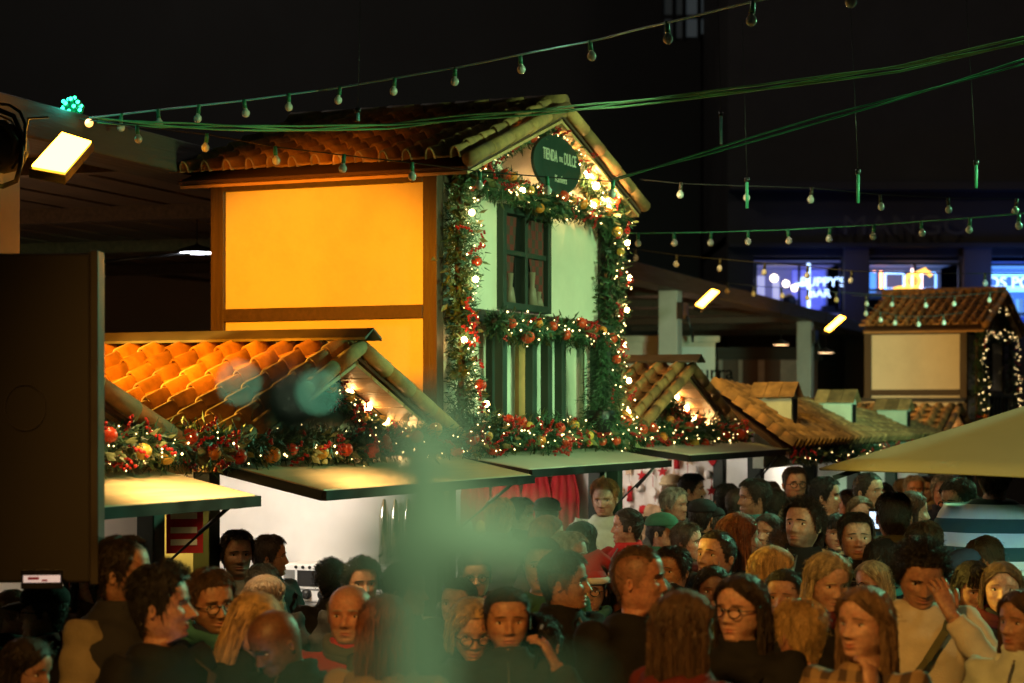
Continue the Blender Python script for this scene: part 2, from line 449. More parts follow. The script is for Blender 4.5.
# neon lettering
def sign(name, label, px, py, d, parts):
    r = empty(name, P(px, py, d), 0, label, 'neon sign')
    for (nm, s, size, m, dx, dz) in parts:
        text_obj(nm, s, size, m, r, (dx, 0, dz), extrude=.02)
    return r
n1 = sign('neon_sign', 'blue white neon lettering on two lines beside a white tube', 822, 285, D0+.02, (('lettering', "PUPPY'S", .3, NWHITE, .02, .06), ('lettering', 'BAR', .27, NWHITE, -.05, -.2)))
p = MB(); p.box((-.34, 0, -.55), (-.27, .03, .5)); p.box((-.6, 0, -.02), (-.34, .03, .05)); p.build('tube', NWHITE, n1)
n2 = sign('neon_sign', 'white neon lettering in the bright blue window', 1012, 283, D0+.02, (('lettering', 'OS PO', .36, NWHITE, -.06, 0),))
n3 = empty('neon_sign', P(913, 281, D0+.02), 0, 'round yellow neon emblem with a tail and leaves', 'neon sign')
p = MB()
for k in range(24):
    a = 2*math.pi*k/24; a2 = 2*math.pi*(k+1)/24
    p.beam((.17*math.cos(a), 0, .17*math.sin(a)), (.17*math.cos(a2), 0, .17*math.sin(a2)), .05, .06)
for z in (-.1, -.03, .04, .1): p.box((-.11, -.01, z-.012), (.11, .02, z+.014))
p.build('ring', NYEL, n3)
p = MB(); p.tube([(-.45, 0, -.2), (-.3, 0, -.16), (-.15, 0, -.17)], .045); p.tube([(.05, 0, .15), (.2, 0, .22), (.34, 0, .2), (.42, 0, .12)], .05); p.tube([(.12, 0, .18), (.3, 0, .28)], .04); p.build('tail', NYEL, n3)
fm = mat('faint_letters', (.048, .044, .041), .7)
r = empty('wall_lettering', P(906, 226, D0-.45), 0, 'unlit shop name in thin capitals on the dark facade', 'lettering')
text_obj('lettering', 'MANGO', .62, fm, r, sx=1.25)
# blue spill from the shop signs
lamp('shop_blue_light', 'AREA', P(826, 285, D0-1.2), 7, (.05, .15, 1), 1.0, P(826, 250, D0+1))
lamp('shop_blue_light', 'AREA', P(1015, 285, D0-1.2), 12, (.05, .2, 1), 1.0, P(1015, 240, D0+1))

# ------------------------------------------------------------------ pergola hall
HALL = wood('hall_boards', (.09, .06, .04), .6, axis=(.6, 9, 9), var=.35, bump=.4)
HBEAM = wood('hall_beam', (.042, .031, .02), .6, axis=(.6, 9, 9), var=.25)
HROT = R(90-18.8); hall = empty('market_hall', P(671, 410, 26.5)-Vector((0, 0, CZ)), HROT, 'large open market hall with slatted timber ceiling and concrete posts', 'hall')
hm = MB(); HDX = -22
for k in range(46):
    y = .25+k*.5
    hm.box((-24, y, 4.05), (26, y+.42, 4.09))
hm.box((-24, .1, 4.11), (26, 23.5, 4.15))
hm.build('ceiling', HALL, hall)
cb = MB()
for k in range(16):
    x = -23+k*3.1
    cb.box((x, .2, 3.93), (x+.12, 23, 4.05))
cb.build('joists', HALL, hall)
bm_ = MB(); bm_.box((-24, -.16, 3.88), (26, .2, 4.1)); bm_.build('edge_beam', HBEAM, hall, bev=.01)
POSTM = mat('hall_post', (.42, .43, .38), .65, var=.12, scale=2, dirt=.3)
for t in (-15.85, 0, 9.75, 19.4):
    p = MB(); p.box((t-.13, -.12, 0), (t+.13, .14, 3.88)); p.build('post', POSTM, hall, bev=.012)
    if t < -2: continue
    cp = MB(); cp.box((t-.16, -.2, 3.5), (t+.16, -.125, 3.72)); cp.tube([(t+.05, -.2, 3.55), (t+.15, -.26, 3.3), (t+.3, -.22, 3.22), (t+.38, -.18, 3.42)], .02); cp.build('junction_box', DARKMETAL, hall)
# inner shops at the back of the hall
bk = empty('hall_shopfront', W(0, 9.0, 0), ROT, 'low shopfront wall with shutters at the back of the hall', 'wall')
q = MB(); q.box((-10, 0, 0), (40, .3, 4.0)); q.build('wall', mat('hall_back', (.06, .045, .038), .8, var=.3, scale=1), bk)
# kiosk inside the hall with the script sign
kd = 27.0
def K_(px, py): return P(px, py, kd)
kk = empty('hall_kiosk', (K_(640, 400).x, kd, 0), R(4), 'pale walled kiosk inside the hall behind the second gable', 'kiosk')
x0 = K_(560, 0).x-kk.location.x; x1 = K_(716, 0).x-kk.location.x
q = MB(); q.box((x0, 0, 0), (x1, 2, 3.22)); q.build('wall', mat('kiosk_plaster', (.42, .37, .28), .7, var=.12, dirt=.3), kk)
q = MB(); q.box((x0-.05, -.06, 3.22), (x1+.05, 2.05, 3.3)); q.build('cornice', mat('kiosk_plaster', (.5, .45, .35), .7), kk)
sx0 = K_(660, 0).x-kk.location.x
q = MB(); q.box((sx0, -.09, 2.4), (x1-.02, -.005, 3.15)); sb = q.build('sign_board', mat('sign_grey', (.40, .42, .38), .5, var=.06), kk)
text_obj('lettering', 'Churra', .27, mat('matt_black', (.006, .006, .006), 1., spec=0.), kk, (K_(704, 0).x-kk.location.x, -.1, 2.80), extrude=.02)
for i in range(7):
    pass
# shutters and lit doorways right of the kiosk
sh = empty('shutter_row', ((765-CX)/F*40, 40, 0), R(2), 'row of brown roller shutters and bright door reveals in the hall', 'shutter')
def sxx(px): return (px-CX)/F*40-sh.location.x
SHUT = mat('brown_shutter', (.12, .06, .035), .5, var=.15, stretch=(1, 1, 14), bump=.3)
for (a, c) in ((722, 738), (742, 758), (764, 780), (812, 818)):
    q = MB(); q.box((sxx(a), 0, 0), (sxx(c), .08, 3.3)); q.build('shutter', SHUT, sh)
for (a, c) in ((738, 742), (758, 764), (780, 800), (718, 722)):
    q = MB(); q.box((sxx(a), -.05, 0), (sxx(c), .1, 3.3)); q.build('door_frame', mat('pale_frame', (.45, .38, .32), .6), sh)
q = MB(); q.box((sxx(716), -.12, 3.3), (sxx(822), .12, 3.55)); q.build('lintel', HBEAM, sh)

# ------------------------------------------------------------------ heaters
def heater(px, py, d, label, roll, ln=.5, wd=.24):
    r = empty('patio_heater', P(px, py, d), 0, label, 'heater', 'glowing heaters fixed under the hall beam')
    e = Euler((R(62), R(roll[0]), R(roll[1])))
    M = e.to_matrix().to_4x4()
    m = MB(); m.box((-ln/2, -wd/2, -.02), (ln/2, wd/2, .0), M=M); m.build('glow_panel', ORANGEGLOW, r)
    m = MB(); m.box((-ln/2-.03, -wd/2-.03, .004), (ln/2+.03, wd/2+.03, .09), M=M); h = m.build('housing', DARKMETAL, r, bev=.01)
    m = MB(); m.tube([M @ Vector((0, 0, .08)), M @ Vector((0, .08, .2)), Vector((.0, .35, .12))], .02); m.build('bracket', DARKMETAL, h)
    return r
# ------------------------------------------------------------------ stalls and the two tall houses
def make_tower(tc, zoff, label, seed, D=1.68, bo=.2):
    root = make_stall(tc, label, depth=D-.06, zoff=zoff, roof=False, seed=seed)
    root.name = 'tower_house'; root['category'] = 'house'; root['group'] = 'two storey tile roofed market houses'
    for o in list(root.children):
        if o.name.startswith('gable'): bpy.data.objects.remove(o)
    X = 1.46; zb = 2.04; zm = 2.93; ze = 3.84; za = 4.44
    wm = MB()
    # side and back panels, facade panels round the window
    wm.box((-X+.03, .04, zb), (-X+.07, D-.04, ze)); wm.box((X-.07, .04, zb), (X-.03, D-.04, ze)); wm.box((-X+.07, D-.1, zb), (X-.07, D-.06, ze))
    for (a, c, z0, z1) in ((-X+.08, -.50, zb, ze), (.34, X-.08, zm, ze), (-.50, .34, 3.70, ze), (-.50, .34, zb, 2.93), (.34, X-.08, zb, zm)):
        wm.box((a, .02, z0), (c, .06, z1))
    wm.prism([(-X+.08, ze+.005), (X-.08, ze+.005), (0, za-.03)], .021, .06)
    wm.build('wall', CREAM, root)
    for x in (-X, X-.1):
        for y in (0, D-.1):
            fm = MB(); fm.box((x, y, zb), (x+.1, y+.1, ze)); fm.build('corner_post', TIMBER_V, root, bev=.004)
    bmx = MB()
    for z in (zm-.045, ze-.09):
        bmx.box((-X-.004, .1, z), (-X+.07, D-.1, z+.085)); bmx.box((X-.07, .1, z), (X+.004, D-.1, z+.085)); 
        bmx.box((-X+.1, -.004, z), (X-.1, .06, z+.085))
    bmx.build('beam', TIMBER, root, bev=.004)
    # upper window
    wf = MB(); a, c, z0, z1 = -.50, .34, 2.985, 3.70
    wf.box((a, -.03, z0), (a+.06, .08, z1)); wf.box((c-.06, -.03, z0), (c, .08, z1)); wf.box((a+.06, -.028, z1-.06), (c-.06, .08, z1)); wf.box((a+.06, -.028, z0), (c-.06, .08, z0+.05))
    wf.box((-.105, -.02, z0+.05), (-.055, .06, z1-.06)); wf.box((a+.06, -.015, 3.36), (c-.06, .05, 3.395))
    wi = wf.build('window', GREENP, root, bev=.005)
    gl = MB(); gl.box((a+.06, .02, z0+.05), (c-.06, .026, z1-.06)); gl.build('pane', mat('dark_pane', (.01, .012, .011), .08, spec=.6), wi)
    cu = MB(); n = 28
    for (q0, q1, b0, b1) in ((a+.07, -.2, a+.07, a+.2), (-.04, c-.07, .1, c-.07)):
        vs = []; fs = []
        for i in range(n+1):
            for j in range(9):
                f = j/8; x = (q0+(q1-q0)*i/n)*(1-f)+(b0+(b1-b0)*i/n)*f
                vs.append((x, .008+.006*math.sin(i*1.7), z1-.07-f*(.62)))
        for i in range(n):
            for j in range(8): fs.append((i*9+j, (i+1)*9+j, (i+1)*9+j+1, i*9+j+1))
        cu.add(vs, fs, 0, smooth=True)
    cu.build('curtain', PLAIDRED, wi)
    for (x, z, h) in ((-.33, z0+.05, .2), (.05, z0+.05, .23), (.16, z0+.05, .1)): cd = MB(); cd.tube([(x, -.0, z), (x, -.0, z+h*.5), (x, 0, z+h*.55), (x, 0, z+h)], [.045, .03, .02, .028], 8); cd.build('ornament', mat('pale_ornament', (.20, .17, .12), .5), wi)
    # balcony
    bl = MB()
    for x in (-.80, -.30, -.03, .22, .90, 1.10):
        bl.box((x, -.16, 2.16), (x+.075, -.1, 2.86))
    bl.box((-.83, -.175, 2.86), (1.2, -.085, 2.93)); bl.box((-.83, -.17, 2.12), (1.2, -.09, 2.17))
    bl.build('balcony_rail', GREENP, root, bev=.004)
    for (x0, x1) in ((-.62, -.34), (-.2, -.06), (.08, .2), (.34, .44), (.98, 1.06)): pn = MB(); pn.box((x0, -.012, 2.16), (x1, .018, 2.84)); pn.build('shutter_panel', PATCH if x0 == -.2 else MINTP, root)
    for x in (-.68, .28): fb = MB(); fb.box((x, -.03, 2.14), (x+.05, .017, 2.86)); fb.build('door_frame', GREENP, root)
    rf, rb = gable_roof(root, 1.56, -.26, D+bo, 3.85, za-.06, 13, 8, seed)
    k = MB()
    for q in range(8):
        y = -.28+q*(D+bo+.28)/8
        k.tube([(0, y, za-.03), (0, y+.30, za-.015)], [.08, .07], 12)
    k.build('ridge_tile', TERRA, rf)
    return root
def checker(name, c1, c2, sc):
    m, nt, b = nt_new(name); N = nt.nodes; L = nt.links
    tc = N.new('ShaderNodeTexCoord'); ch = N.new('ShaderNodeTexChecker'); ch.inputs['Scale'].default_value = sc
    mp = N.new('ShaderNodeMapping'); mp.inputs['Scale'].default_value = (1, .01, 1)
    L.new(tc.outputs['Object'], mp.inputs[0]); L.new(mp.outputs[0], ch.inputs[0])
    ch.inputs[1].default_value = lin(c1); ch.inputs[2].default_value = lin(c2)
    L.new(ch.outputs[0], b.inputs['Base Color']); b.inputs['Roughness'].default_value = .9
    MATS[name] = m
    return m
PLAIDRED = checker('red_check_curtain', (.13, .018, .015), (.05, .03, .022), 16)
MINTP = mat('mint_shutter', (.60, .68, .56), .5, var=.1, scale=3, dirt=.3)
PATCH = mat('orange_patch_shutter', (.50, .27, .11), .55, var=.3, scale=6)
PALEFLAP = mat('pale_flap', (.56, .56, .44), .5, var=.08, scale=2, dirt=.15)

st = {}
st[0] = make_stall(-1.72, 'tile roofed stall with glowing verge half hidden by the dark board', seed=5)
st[1] = make_stall(1.40, 'tile roofed stall with white lit interior below the yellow house wall', seed=9)
TD = 1.6
tw1 = make_tower(4.2, 0, 'tall two storey house with yellow side wall and garlanded gable front', 21)
st[2] = make_stall(7.2, 'tile roofed stall with brown oval sign and glowing verge beside the tall house', seed=14)
tw2 = make_tower(21.05, -.38, 'distant two storey house with plain yellow panel under the blue shop signs', 33, 1.46, .0)
st[3] = make_stall(18.2, 'distant tile roofed stall under the far yellow panel', seed=40, zoff=-.3)
add_flap(st[0], -1.36, 1.22); add_flap(st[1], -1.25, 1.36)
add_flap(tw1, -1.3, 1.3, 2.02, 1.93, .55, PALEFLAP); add_flap(st[2], -1.36, 1.4, 2.04, 1.96, .6, PALEFLAP)

# shop signs on the gables
SIGNG = mat('sign_green', (.022, .045, .034), .45, var=.1)
def oval_sign(tc, x, z, rx, rz, m, label, lines, y=-.05, zoff=0):
    r = empty('gable_sign', W(tc, y, zoff)+U*x+Vector((0, 0, z)), ROT, label, 'sign')
    k = MB(); n = 40
    ring = [(rx*math.cos(2*math.pi*i/n), rz*math.sin(2*math.pi*i/n)) for i in range(n)]
    k.prism(ring, -.012, .012); k.build('board', m, r, bev=.003)
    for (s, size, dx, dz, sx) in lines:
        text_obj('lettering', s, size, TEXTW, r, (dx, -.014, dz), sx=sx, extrude=.002)
    return r
oval_sign(4.2, -.03, 4.0, .42, .2, SIGNG, 'dark green oval sign reading TIENDA DEL DULCE on the tall gable', (('TIENDA', .115, -.14, .05, .62), ('DEL', .05, .055, .04, .8), ('DULCE', .115, .22, .05, .62), ('Kanfers', .07, .05, -.1, 1.)), y=-.22)
SIGNB = mat('sign_brown', (.14, .075, .045), .5, var=.15)
oval_sign(7.2, -.02, 2.30, .5, .17, SIGNB, 'brown oval sign on the gable of the stall beside the tall house', (('LABOU', .12, .1, .07, .7), ('Kanfer', .075, .1, -.1, .9)), y=.17)
oval_sign(1.4, .0, 2.30, .45, .17, SIGNG, 'green oval sign on the gable of the white lit stall', (), y=.17)

# ------------------------------------------------------------------ garlands
def fruit_mesh(m, name):
    k = MB(); k.ball((0, 0, 0), 1, 14, 10, sc=(1, 1, .9)); k.tube([(0, 0, .85), (.06, 0, 1.12)], .07, 6, 1)
    return k.mesh(name, [m, TIMBER])
FRUITS = [fruit_mesh(FRUIT, 'orange'), fruit_mesh(APPLE, 'apple'), fruit_mesh(GOLDF, 'gilded_fruit')]
def berry_mesh():
    k = MB()
    for j in range(11):
        k.ball((max(-.013, min(.013, rng.gauss(0, .009))), max(-.013, min(.013, rng.gauss(0, .009))), .011*j-.06), .0092, 6, 4)
    return k.mesh('berry_cluster', [BERRY])
CABG0 = mat('fairy_wire', (.02, .05, .025), .5)
BERRIES = [berry_mesh() for i in range(5)]
def garland(label, tc, pts, rad=.12, dens=300, nfr=6, nberry=10, nlight=40, nbulb=0, zoff=0, frs=.052, hang=(0, 0, 0)):
    r = empty('garland', W(tc, 0, zoff), ROT, label, 'garland', 'fir garlands with fruit and fairy lights')
    pts = [Vector(p) for p in pts]
    seg = [(a, b, (b-a).length) for a, b in zip(pts, pts[1:])]; tot = sum(s[2] for s in seg)
    def at(f):
        q = f*tot
        for a, b, l in seg:
            if q <= l: return a.lerp(b, q/l), (b-a).normalized()
            q -= l
        return pts[-1], (seg[-1][1]-seg[-1][0]).normalized()
    def clump(f): return .75+.45*noise.noise(Vector((f*tot*3.1, tc, 1.7)))
    k = MB(); n = int(dens*tot*1.9)
    k.tube([at(i/20)[0] for i in range(21)], .022, 6, 1)
    for i in range(n):
        f = rng.random(); p, d = at(f)
        v = Vector((rng.gauss(0, 1), rng.gauss(0, 1)-.3, rng.gauss(0, 1))); v = (v-d*v.dot(d)*.6).normalized()
        rr = rad*clump(f)*rng.uniform(.35, 1.15)
        tip = p+v*rr+Vector((0, 0, -.02*rng.random())); base = p+v*rr*.25
        ax = (tip-base).normalized(); rv = rng.random()
        if rng.random() < .1:
            sd = ax.orthogonal().normalized()*rng.uniform(.012, .022); nd = ax.cross(sd)*.3; ex = ax*rng.uniform(.04, .07)
            k.add([tip-ex*.2, tip+ex*.4+sd+nd, tip+ex, tip+ex*.4-sd+nd], [(0, 1, 2, 3)], 2, rv); continue
        for j in range(6):
            c = base.lerp(tip, .2+.8*j/5)
            sd = Vector((rng.gauss(0, 1), rng.gauss(0, 1), rng.gauss(0, 1))); sd = (sd-ax*sd.dot(ax)).normalized()
            e = c+(ax*.6+sd)*rng.uniform(.025, .05); wv = ax.cross(sd).normalized()*.0046
            k.add([c-wv, e-wv*.3, e+wv*.3, c+wv], [(0, 1, 2, 3)], 0, rv)
    k.build('foliage', [FOL, TIMBER, FOL2], r, fixn=False)
    def spot(f, out=.75, front=True):
        p, d = at(f); v = Vector((rng.gauss(0, .6), -abs(rng.gauss(.8, .3)), rng.gauss(0, .6))); v = (v-d*v.dot(d)*.8).normalized()
        return p+v*rad*out*clump(f)
    for i in range(nfr):
        o = bpy.data.objects.new('fruit', FRUITS[rng.choice((0, 0, 1, 1, 1, 2))]); COL.objects.link(o); o.parent = r
        o.location = spot((i+rng.uniform(.25, .75))/nfr, .8); s = frs*.70*rng.uniform(.8, 1.15); o.scale = (s, s, s); o.rotation_euler = (rng.uniform(-.5, .5), rng.uniform(-.5, .5), rng.random()*6)
    if nberry:
        for i in range(nberry):
            o = bpy.data.objects.new('berry_cluster', rng.choice(BERRIES)); COL.objects.link(o); o.parent = r
            o.location = spot(rng.random(), 1.0); o.rotation_euler = (rng.uniform(-1.2, 1.2), rng.uniform(-1.2, 1.2), rng.random()*6)
    if nlight:
        k = MB()
        nn_ = int(nlight*.62); lp_ = [spot((i+rng.random())/nn_, rng.uniform(.7, 1.15)) for i in range(nn_)]
        for q in lp_: k.octa(q, rng.choice((.004, .005, .006, .008)))
        k.tube(lp_, .0012, 4, 1)
        k.build('light_string', [FAIRY, CABG0], r, fixn=False)
    for i in range(nbulb):
        k = MB(); k.ball(spot((i+.5)/nbulb, 1.0), .02, 8, 6); k.build('bulb', BULBW, r)
    return r
garland('thick upright garland on the near corner of the tall house', 4.2, [(-1.27, -.07, 3.74), (-1.3, -.07, 3.2), (-1.24, -.07, 2.7), (-1.28, -.08, 2.15)], .17, 330, 2, 14, 90, 4)
garland('thick upright garland on the far corner of the tall house', 4.2, [(1.42, -.07, 3.72), (1.38, -.07, 3.1), (1.42, -.07, 2.6), (1.38, -.08, 2.12)], .17, 330, 2, 12, 110, 6)
garland('garland hung straight across under the oval sign of the tall house', 4.2, [(-1.3, -.12, 3.82), (-.6, -.12, 3.79), (0, -.13, 3.74), (.7, -.13, 3.76), (1.4, -.12, 3.74)], .14, 360, 11, 12, 100, 2, frs=.06)
garland('garland climbing the near slope of the tall house gable', 4.2, [(-1.28, -.1, 3.86), (-.7, -.12, 4.08), (0.02, -.14, 4.26)], .1, 300, 5, 14, 50, 1)
garland('garland running down the far slope of the tall house gable', 4.2, [(.05, -.12, 4.22), (.6, -.12, 4.1), (1.35, -.12, 3.82)], .13, 340, 6, 14, 90, 0)
garland('garland along the balcony rail of the tall house', 4.2, [(-.95, -.16, 2.88), (-.4, -.17, 2.85), (.2, -.17, 2.87), (.8, -.17, 2.84), (1.25, -.14, 2.86)], .12, 340, 9, 10, 80, 0, frs=.06)
garland('fruit laden garland below the balcony of the tall house', 4.2, [(-1.5, -.16, 2.16), (-.7, -.2, 2.15), (0, -.2, 2.14), (.8, -.2, 2.15), (1.55, -.16, 2.14)], .16, 380, 18, 26, 130, 0, frs=.06)
garland('garland at the gable foot of the white lit stall', 1.4, [(-1.5, -.14, 2.12), (-.8, -.16, 2.13), (0, -.17, 2.1), (.8, -.16, 2.12), (1.5, -.12, 2.12)], .15, 360, 11, 20, 90, 0, frs=.062)
garland('garland under the far roof slope of the white lit stall', 1.4, [(.0, +.12, 2.48), (.6, +.12, 2.26), (1.25, +.12, 2.08)], .1, 330, 6, 16, 60, 0)
garland('garland along the foot and slope of the half hidden stall', -1.58, [(-.5, -.16, 2.16), (.3, -.16, 2.14), (.9, -.17, 2.14), (1.5, -.12, 2.12)], .15, 360, 9, 22, 80, 0, frs=.062)
garland('garland under the glowing slope of the half hidden stall', -1.58, [(.3, +.12, 2.38), (.8, +.12, 2.2), (1.25, +.12, 2.08)], .09, 300, 4, 14, 40, 0)
garland('garland at the gable foot of the brown sign stall', 7.2, [(-1.5, -.14, 2.1), (-.7, -.16, 2.13), (0, -.17, 2.12), (.8, -.16, 2.12), (1.5, -.12, 2.1)], .17, 360, 12, 26, 90, 0, frs=.07)
garland('garland under the far roof slope of the brown sign stall', 7.2, [(.0, +.12, 2.46), (.6, +.12, 2.26), (1.25, +.12, 2.08)], .12, 330, 6, 18, 60, 0, frs=.06)
garland('upright garland on the near corner of the distant house', 21.05, [(-1.25, -.1, 3.7), (-1.25, -.1, 2.9), (-1.28, -.1, 2.2)], .2, 130, 1, 4, 60, 0, zoff=-.38)
garland('upright garland on the far corner of the distant house', 21.05, [(1.4, -.1, 3.7), (1.4, -.1, 2.9), (1.38, -.1, 2.2)], .2, 130, 1, 4, 70, 0, zoff=-.38)
garland('garland round the gable of the distant house', 21.05, [(-1.3, -.12, 3.82), (0, -.14, 4.3), (1.4, -.12, 3.8), (0, -.14, 3.74), (-1.3, -.14, 3.8)], .14, 110, 4, 6, 90, 0, zoff=-.38)
garland('garland across the balcony of the distant house', 21.05, [(-1.4, -.16, 2.4), (0, -.17, 2.35), (1.4, -.16, 2.4)], .2, 130, 5, 6, 70, 0, zoff=-.38)

# glowing bulbs under the verges
def verge_bulbs(tc, label, fr=(.25, .45, .65, .85), half=1.5, ze=2.1, za=2.64, y=.06, zoff=0, both=False):
    r = empty('verge_lights', W(tc, 0, zoff), ROT, label, 'lights', 'bulb strings under the roof verges')
    k = MB(); pts = []
    for f in (0, *fr, .98): pts.append(Vector((half*f, y, za-(za-ze)*f-.11)))
    k.tube(pts, .006, 6); k.build('cable', BLACKP, r)
    for p in pts[1:-1]:
        b_ = MB(); b_.ball(p-Vector((0, 0, .025)), .027, 10, 7); b_.build('bulb', BULBW, r)
    for p in (pts[1:-1:2] if half < 1.5 else pts[4:-1:2]): lamp('bulb_light', 'POINT', W(tc, p.y-.03, zoff+p.z-.07)+U*p.x, 26 if half < 1.5 else 15, (1, .55, .2), .03)
    return r
verge_bulbs(-1.58, 'warm bulbs under the slope of the half hidden stall', (.3, .45, .6, .75, .88))
verge_bulbs(1.4, 'warm bulbs under the far slope of the white lit stall', (.2, .35, .5, .65, .8, .92))
verge_bulbs(7.2, 'warm bulbs under the far slope of the brown sign stall', (.18, .35, .5, .65, .8))
verge_bulbs(4.2, 'warm bulbs under the far slope of the tall house', (.08, .2, .32, .44, .56, .68), 1.56, 3.85, 4.38, y=-.16)
verge_bulbs(18.2, 'warm bulbs under the far slope of the distant stall', (.2, .5, .8), zoff=-.3)

# little fir tree and red flowers on the balcony
fr = empty('fir_tree', W(4.2+.6, -.3, 2.14), ROT, 'small dark fir tree standing on the balcony of the tall house', 'tree')
k = MB(); k.tube([(0, 0, 0), (0, 0, .7)], [.02, .006], 6); k.build('trunk', TIMBER, fr)
k = MB()
for i in range(900):
    z = rng.uniform(.02, .72)**1.0; a = rng.random()*6.283; rr = .2*(1-z/.78)*rng.uniform(.3, 1.1)+.02
    c = Vector((0, 0, z+.02)); tip = Vector((rr*math.cos(a), rr*math.sin(a), z-.02)); ax = (tip-c).normalized(); rv = rng.random()
    for j in range(5):
        q = c.lerp(tip, .3+.7*j/4); sd = Vector((rng.gauss(0, 1), rng.gauss(0, 1), rng.gauss(0, 1))).normalized(); e = q+(ax*.5+sd)*.03; wv = ax.cross(sd).normalized()*.004
        k.add([q-wv, e, q+wv], [(0, 1, 2)], 0, rv)
k.build('crown', FOL, fr, fixn=False)
k = MB(); k.lathe([(.06, 0), (.09, .0), (.11, .15), (.1, .16), (.09, .14)], 14); k.build('pot', DARKMETAL, fr)

# ------------------------------------------------------------------ long tiled hall with chimneys
lr = empty('long_stall', W(8.9, 0, 0), ROT, 'long low tiled stall with three little chimneys', 'stall')
k = MB()
def LRp(s, q):   # s along 0..1, q down slope 0..1
    top = Vector((-.1+s*8.7, .22+.22*s, 2.53-.40*s)); ev = Vector((-.55+s*9.0, -.68+.55*s, 1.97-.04*s))
    return top.lerp(ev, q)
NT, NC = 48, 7
for i in range(NT):
    for j in range(NC):
        rv = rng.random(); lift = rng.uniform(0, .006)
        for kind in (0, 1):
            vs = []
            sc_ = (i+.5+(.5 if kind else 0))/NT
            for fr_, dz in ((-.05, 0), (1.08, .016)):
                c = LRp(sc_, (j+fr_)/NC); eu = (LRp(min(sc_+.01, 1.02), .5)-LRp(sc_-.01, .5)).normalized(); nn = Vector((.05, -.5, .85)).normalized()
                wd = .185
                for sh in (0, 1):
                    for q in range(7):
                        a = math.pi*q/6
                        if kind == 0: vs.append(c+eu*(-math.cos(a)*(wd*.25-.01*sh))+nn*(math.sin(a)*(.088-.012*sh)+dz+lift))
                        else: vs.append(c+eu*(-math.cos(a)*wd*.3)+nn*(.014-.02*math.sin(a)+dz-.01*sh))
            fs = []
            for q in range(6): fs += [(q, q+1, 14+q+1, 14+q), (14+q, 14+q+1, 21+q+1, 21+q)]
            k.add(vs, fs, 0, rv, True)
a0, a1, b1, b0 = LRp(0, 0), LRp(1, 0), LRp(1, 1), LRp(0, 1); dn = Vector((0, 0, -.05))
k.add([a0+dn, a1+dn, b1+dn, b0+dn, a0+dn*2, a1+dn*2, b1+dn*2, b0+dn*2], [(0,1,2,3),(7,6,5,4),(0,4,5,1),(1,5,6,2),(2,6,7,3),(3,7,4,0)], 1)
c0, c1 = Vector((-.2, 1.2, 1.97)), Vector((8.7, 1.2, 1.9))
k.add([a0+dn, a1+dn, c1, c0], [(0, 1, 2, 3)], 1)
rf = k.build('roof', [TERRA, TERRA_D], lr, fixn=False)
k = MB(); k.box((-.3, -.3, 0), (8.5, -.24, .95)); k.box((-.3, 1.1, 0), (8.5, 1.16, 1.9))
k.build('wall', WHITEW, lr)
for x in (-.3, 1.5, 3.2, 4.9, 6.6, 8.4):
    p = MB(); p.box((x, -.34, 0), (x+.12, -.22, 1.93)); p.build('post', GREENP, lr)
p = MB(); p.box((-.4, -.4, 1.78), (8.6, -.3, 1.93)); p.build('header', MINTP, lr)
for i, (px, y0, y1, s, q) in enumerate(((763, 403, 432, .10, .55), (842, 405, 430, .42, .5), (901, 408, 431, .78, .5))):
    p = LRp(s, q)+Vector((0, 0, -.04)); cm = MB(); hx, hy = .105, .18; zt = p.z+.26
    cm.box((p.x-hx, p.y-hy, p.z-.2), (p.x+hx, p.y+hy, zt)); cm.add([(p.x-hx, p.y-hy, zt), (p.x+hx, p.y-hy, zt), (p.x, p.y-hy, zt+.09), (p.x-hx, p.y+hy, zt), (p.x+hx, p.y+hy, zt), (p.x, p.y+hy, zt+.09)], [(0,1,2),(3,5,4)])
    ch = cm.build('chimney', mat('chimney_render', (.62, .66, .50), .6, var=.1, dirt=.3), lr)
    dm = MB(); dm.box((p.x-.07, p.y-hy-.008, p.z-.16), (p.x+.07, p.y-hy-.002, zt-.02)); dm.build('vent', DARKMETAL, ch)
    rm = MB()
    for sg in (-1, 1):
        for q2 in range(3):
            y0 = p.y-hy-.04+q2*(hy*2+.08)/3; y1 = y0+(hy*2+.08)/3-.006; dz = rng.uniform(0, .008)
            vs = [(p.x, y0, zt+.115+dz), (p.x, y1, zt+.115+dz), (p.x+sg*(hx+.05), y1, zt-.005+dz), (p.x+sg*(hx+.05), y0, zt-.005+dz)]
            vs += [(x_, y_, z_+.02) for x_, y_, z_ in vs]; rm.add(vs, [(0,1,2,3),(7,6,5,4),(0,4,5,1),(1,5,6,2),(2,6,7,3),(3,7,4,0)])
    rm.build('chimney_roof', [TERRA, TERRA_D], ch)
garland('thin garland under the eaves of the long stall', 8.9, [(-.5, -.66, 1.9), (2, -.52, 1.86), (4.5, -.38, 1.88), (8, -.2, 1.88)], .08, 120, 0, 40, 70, 0)

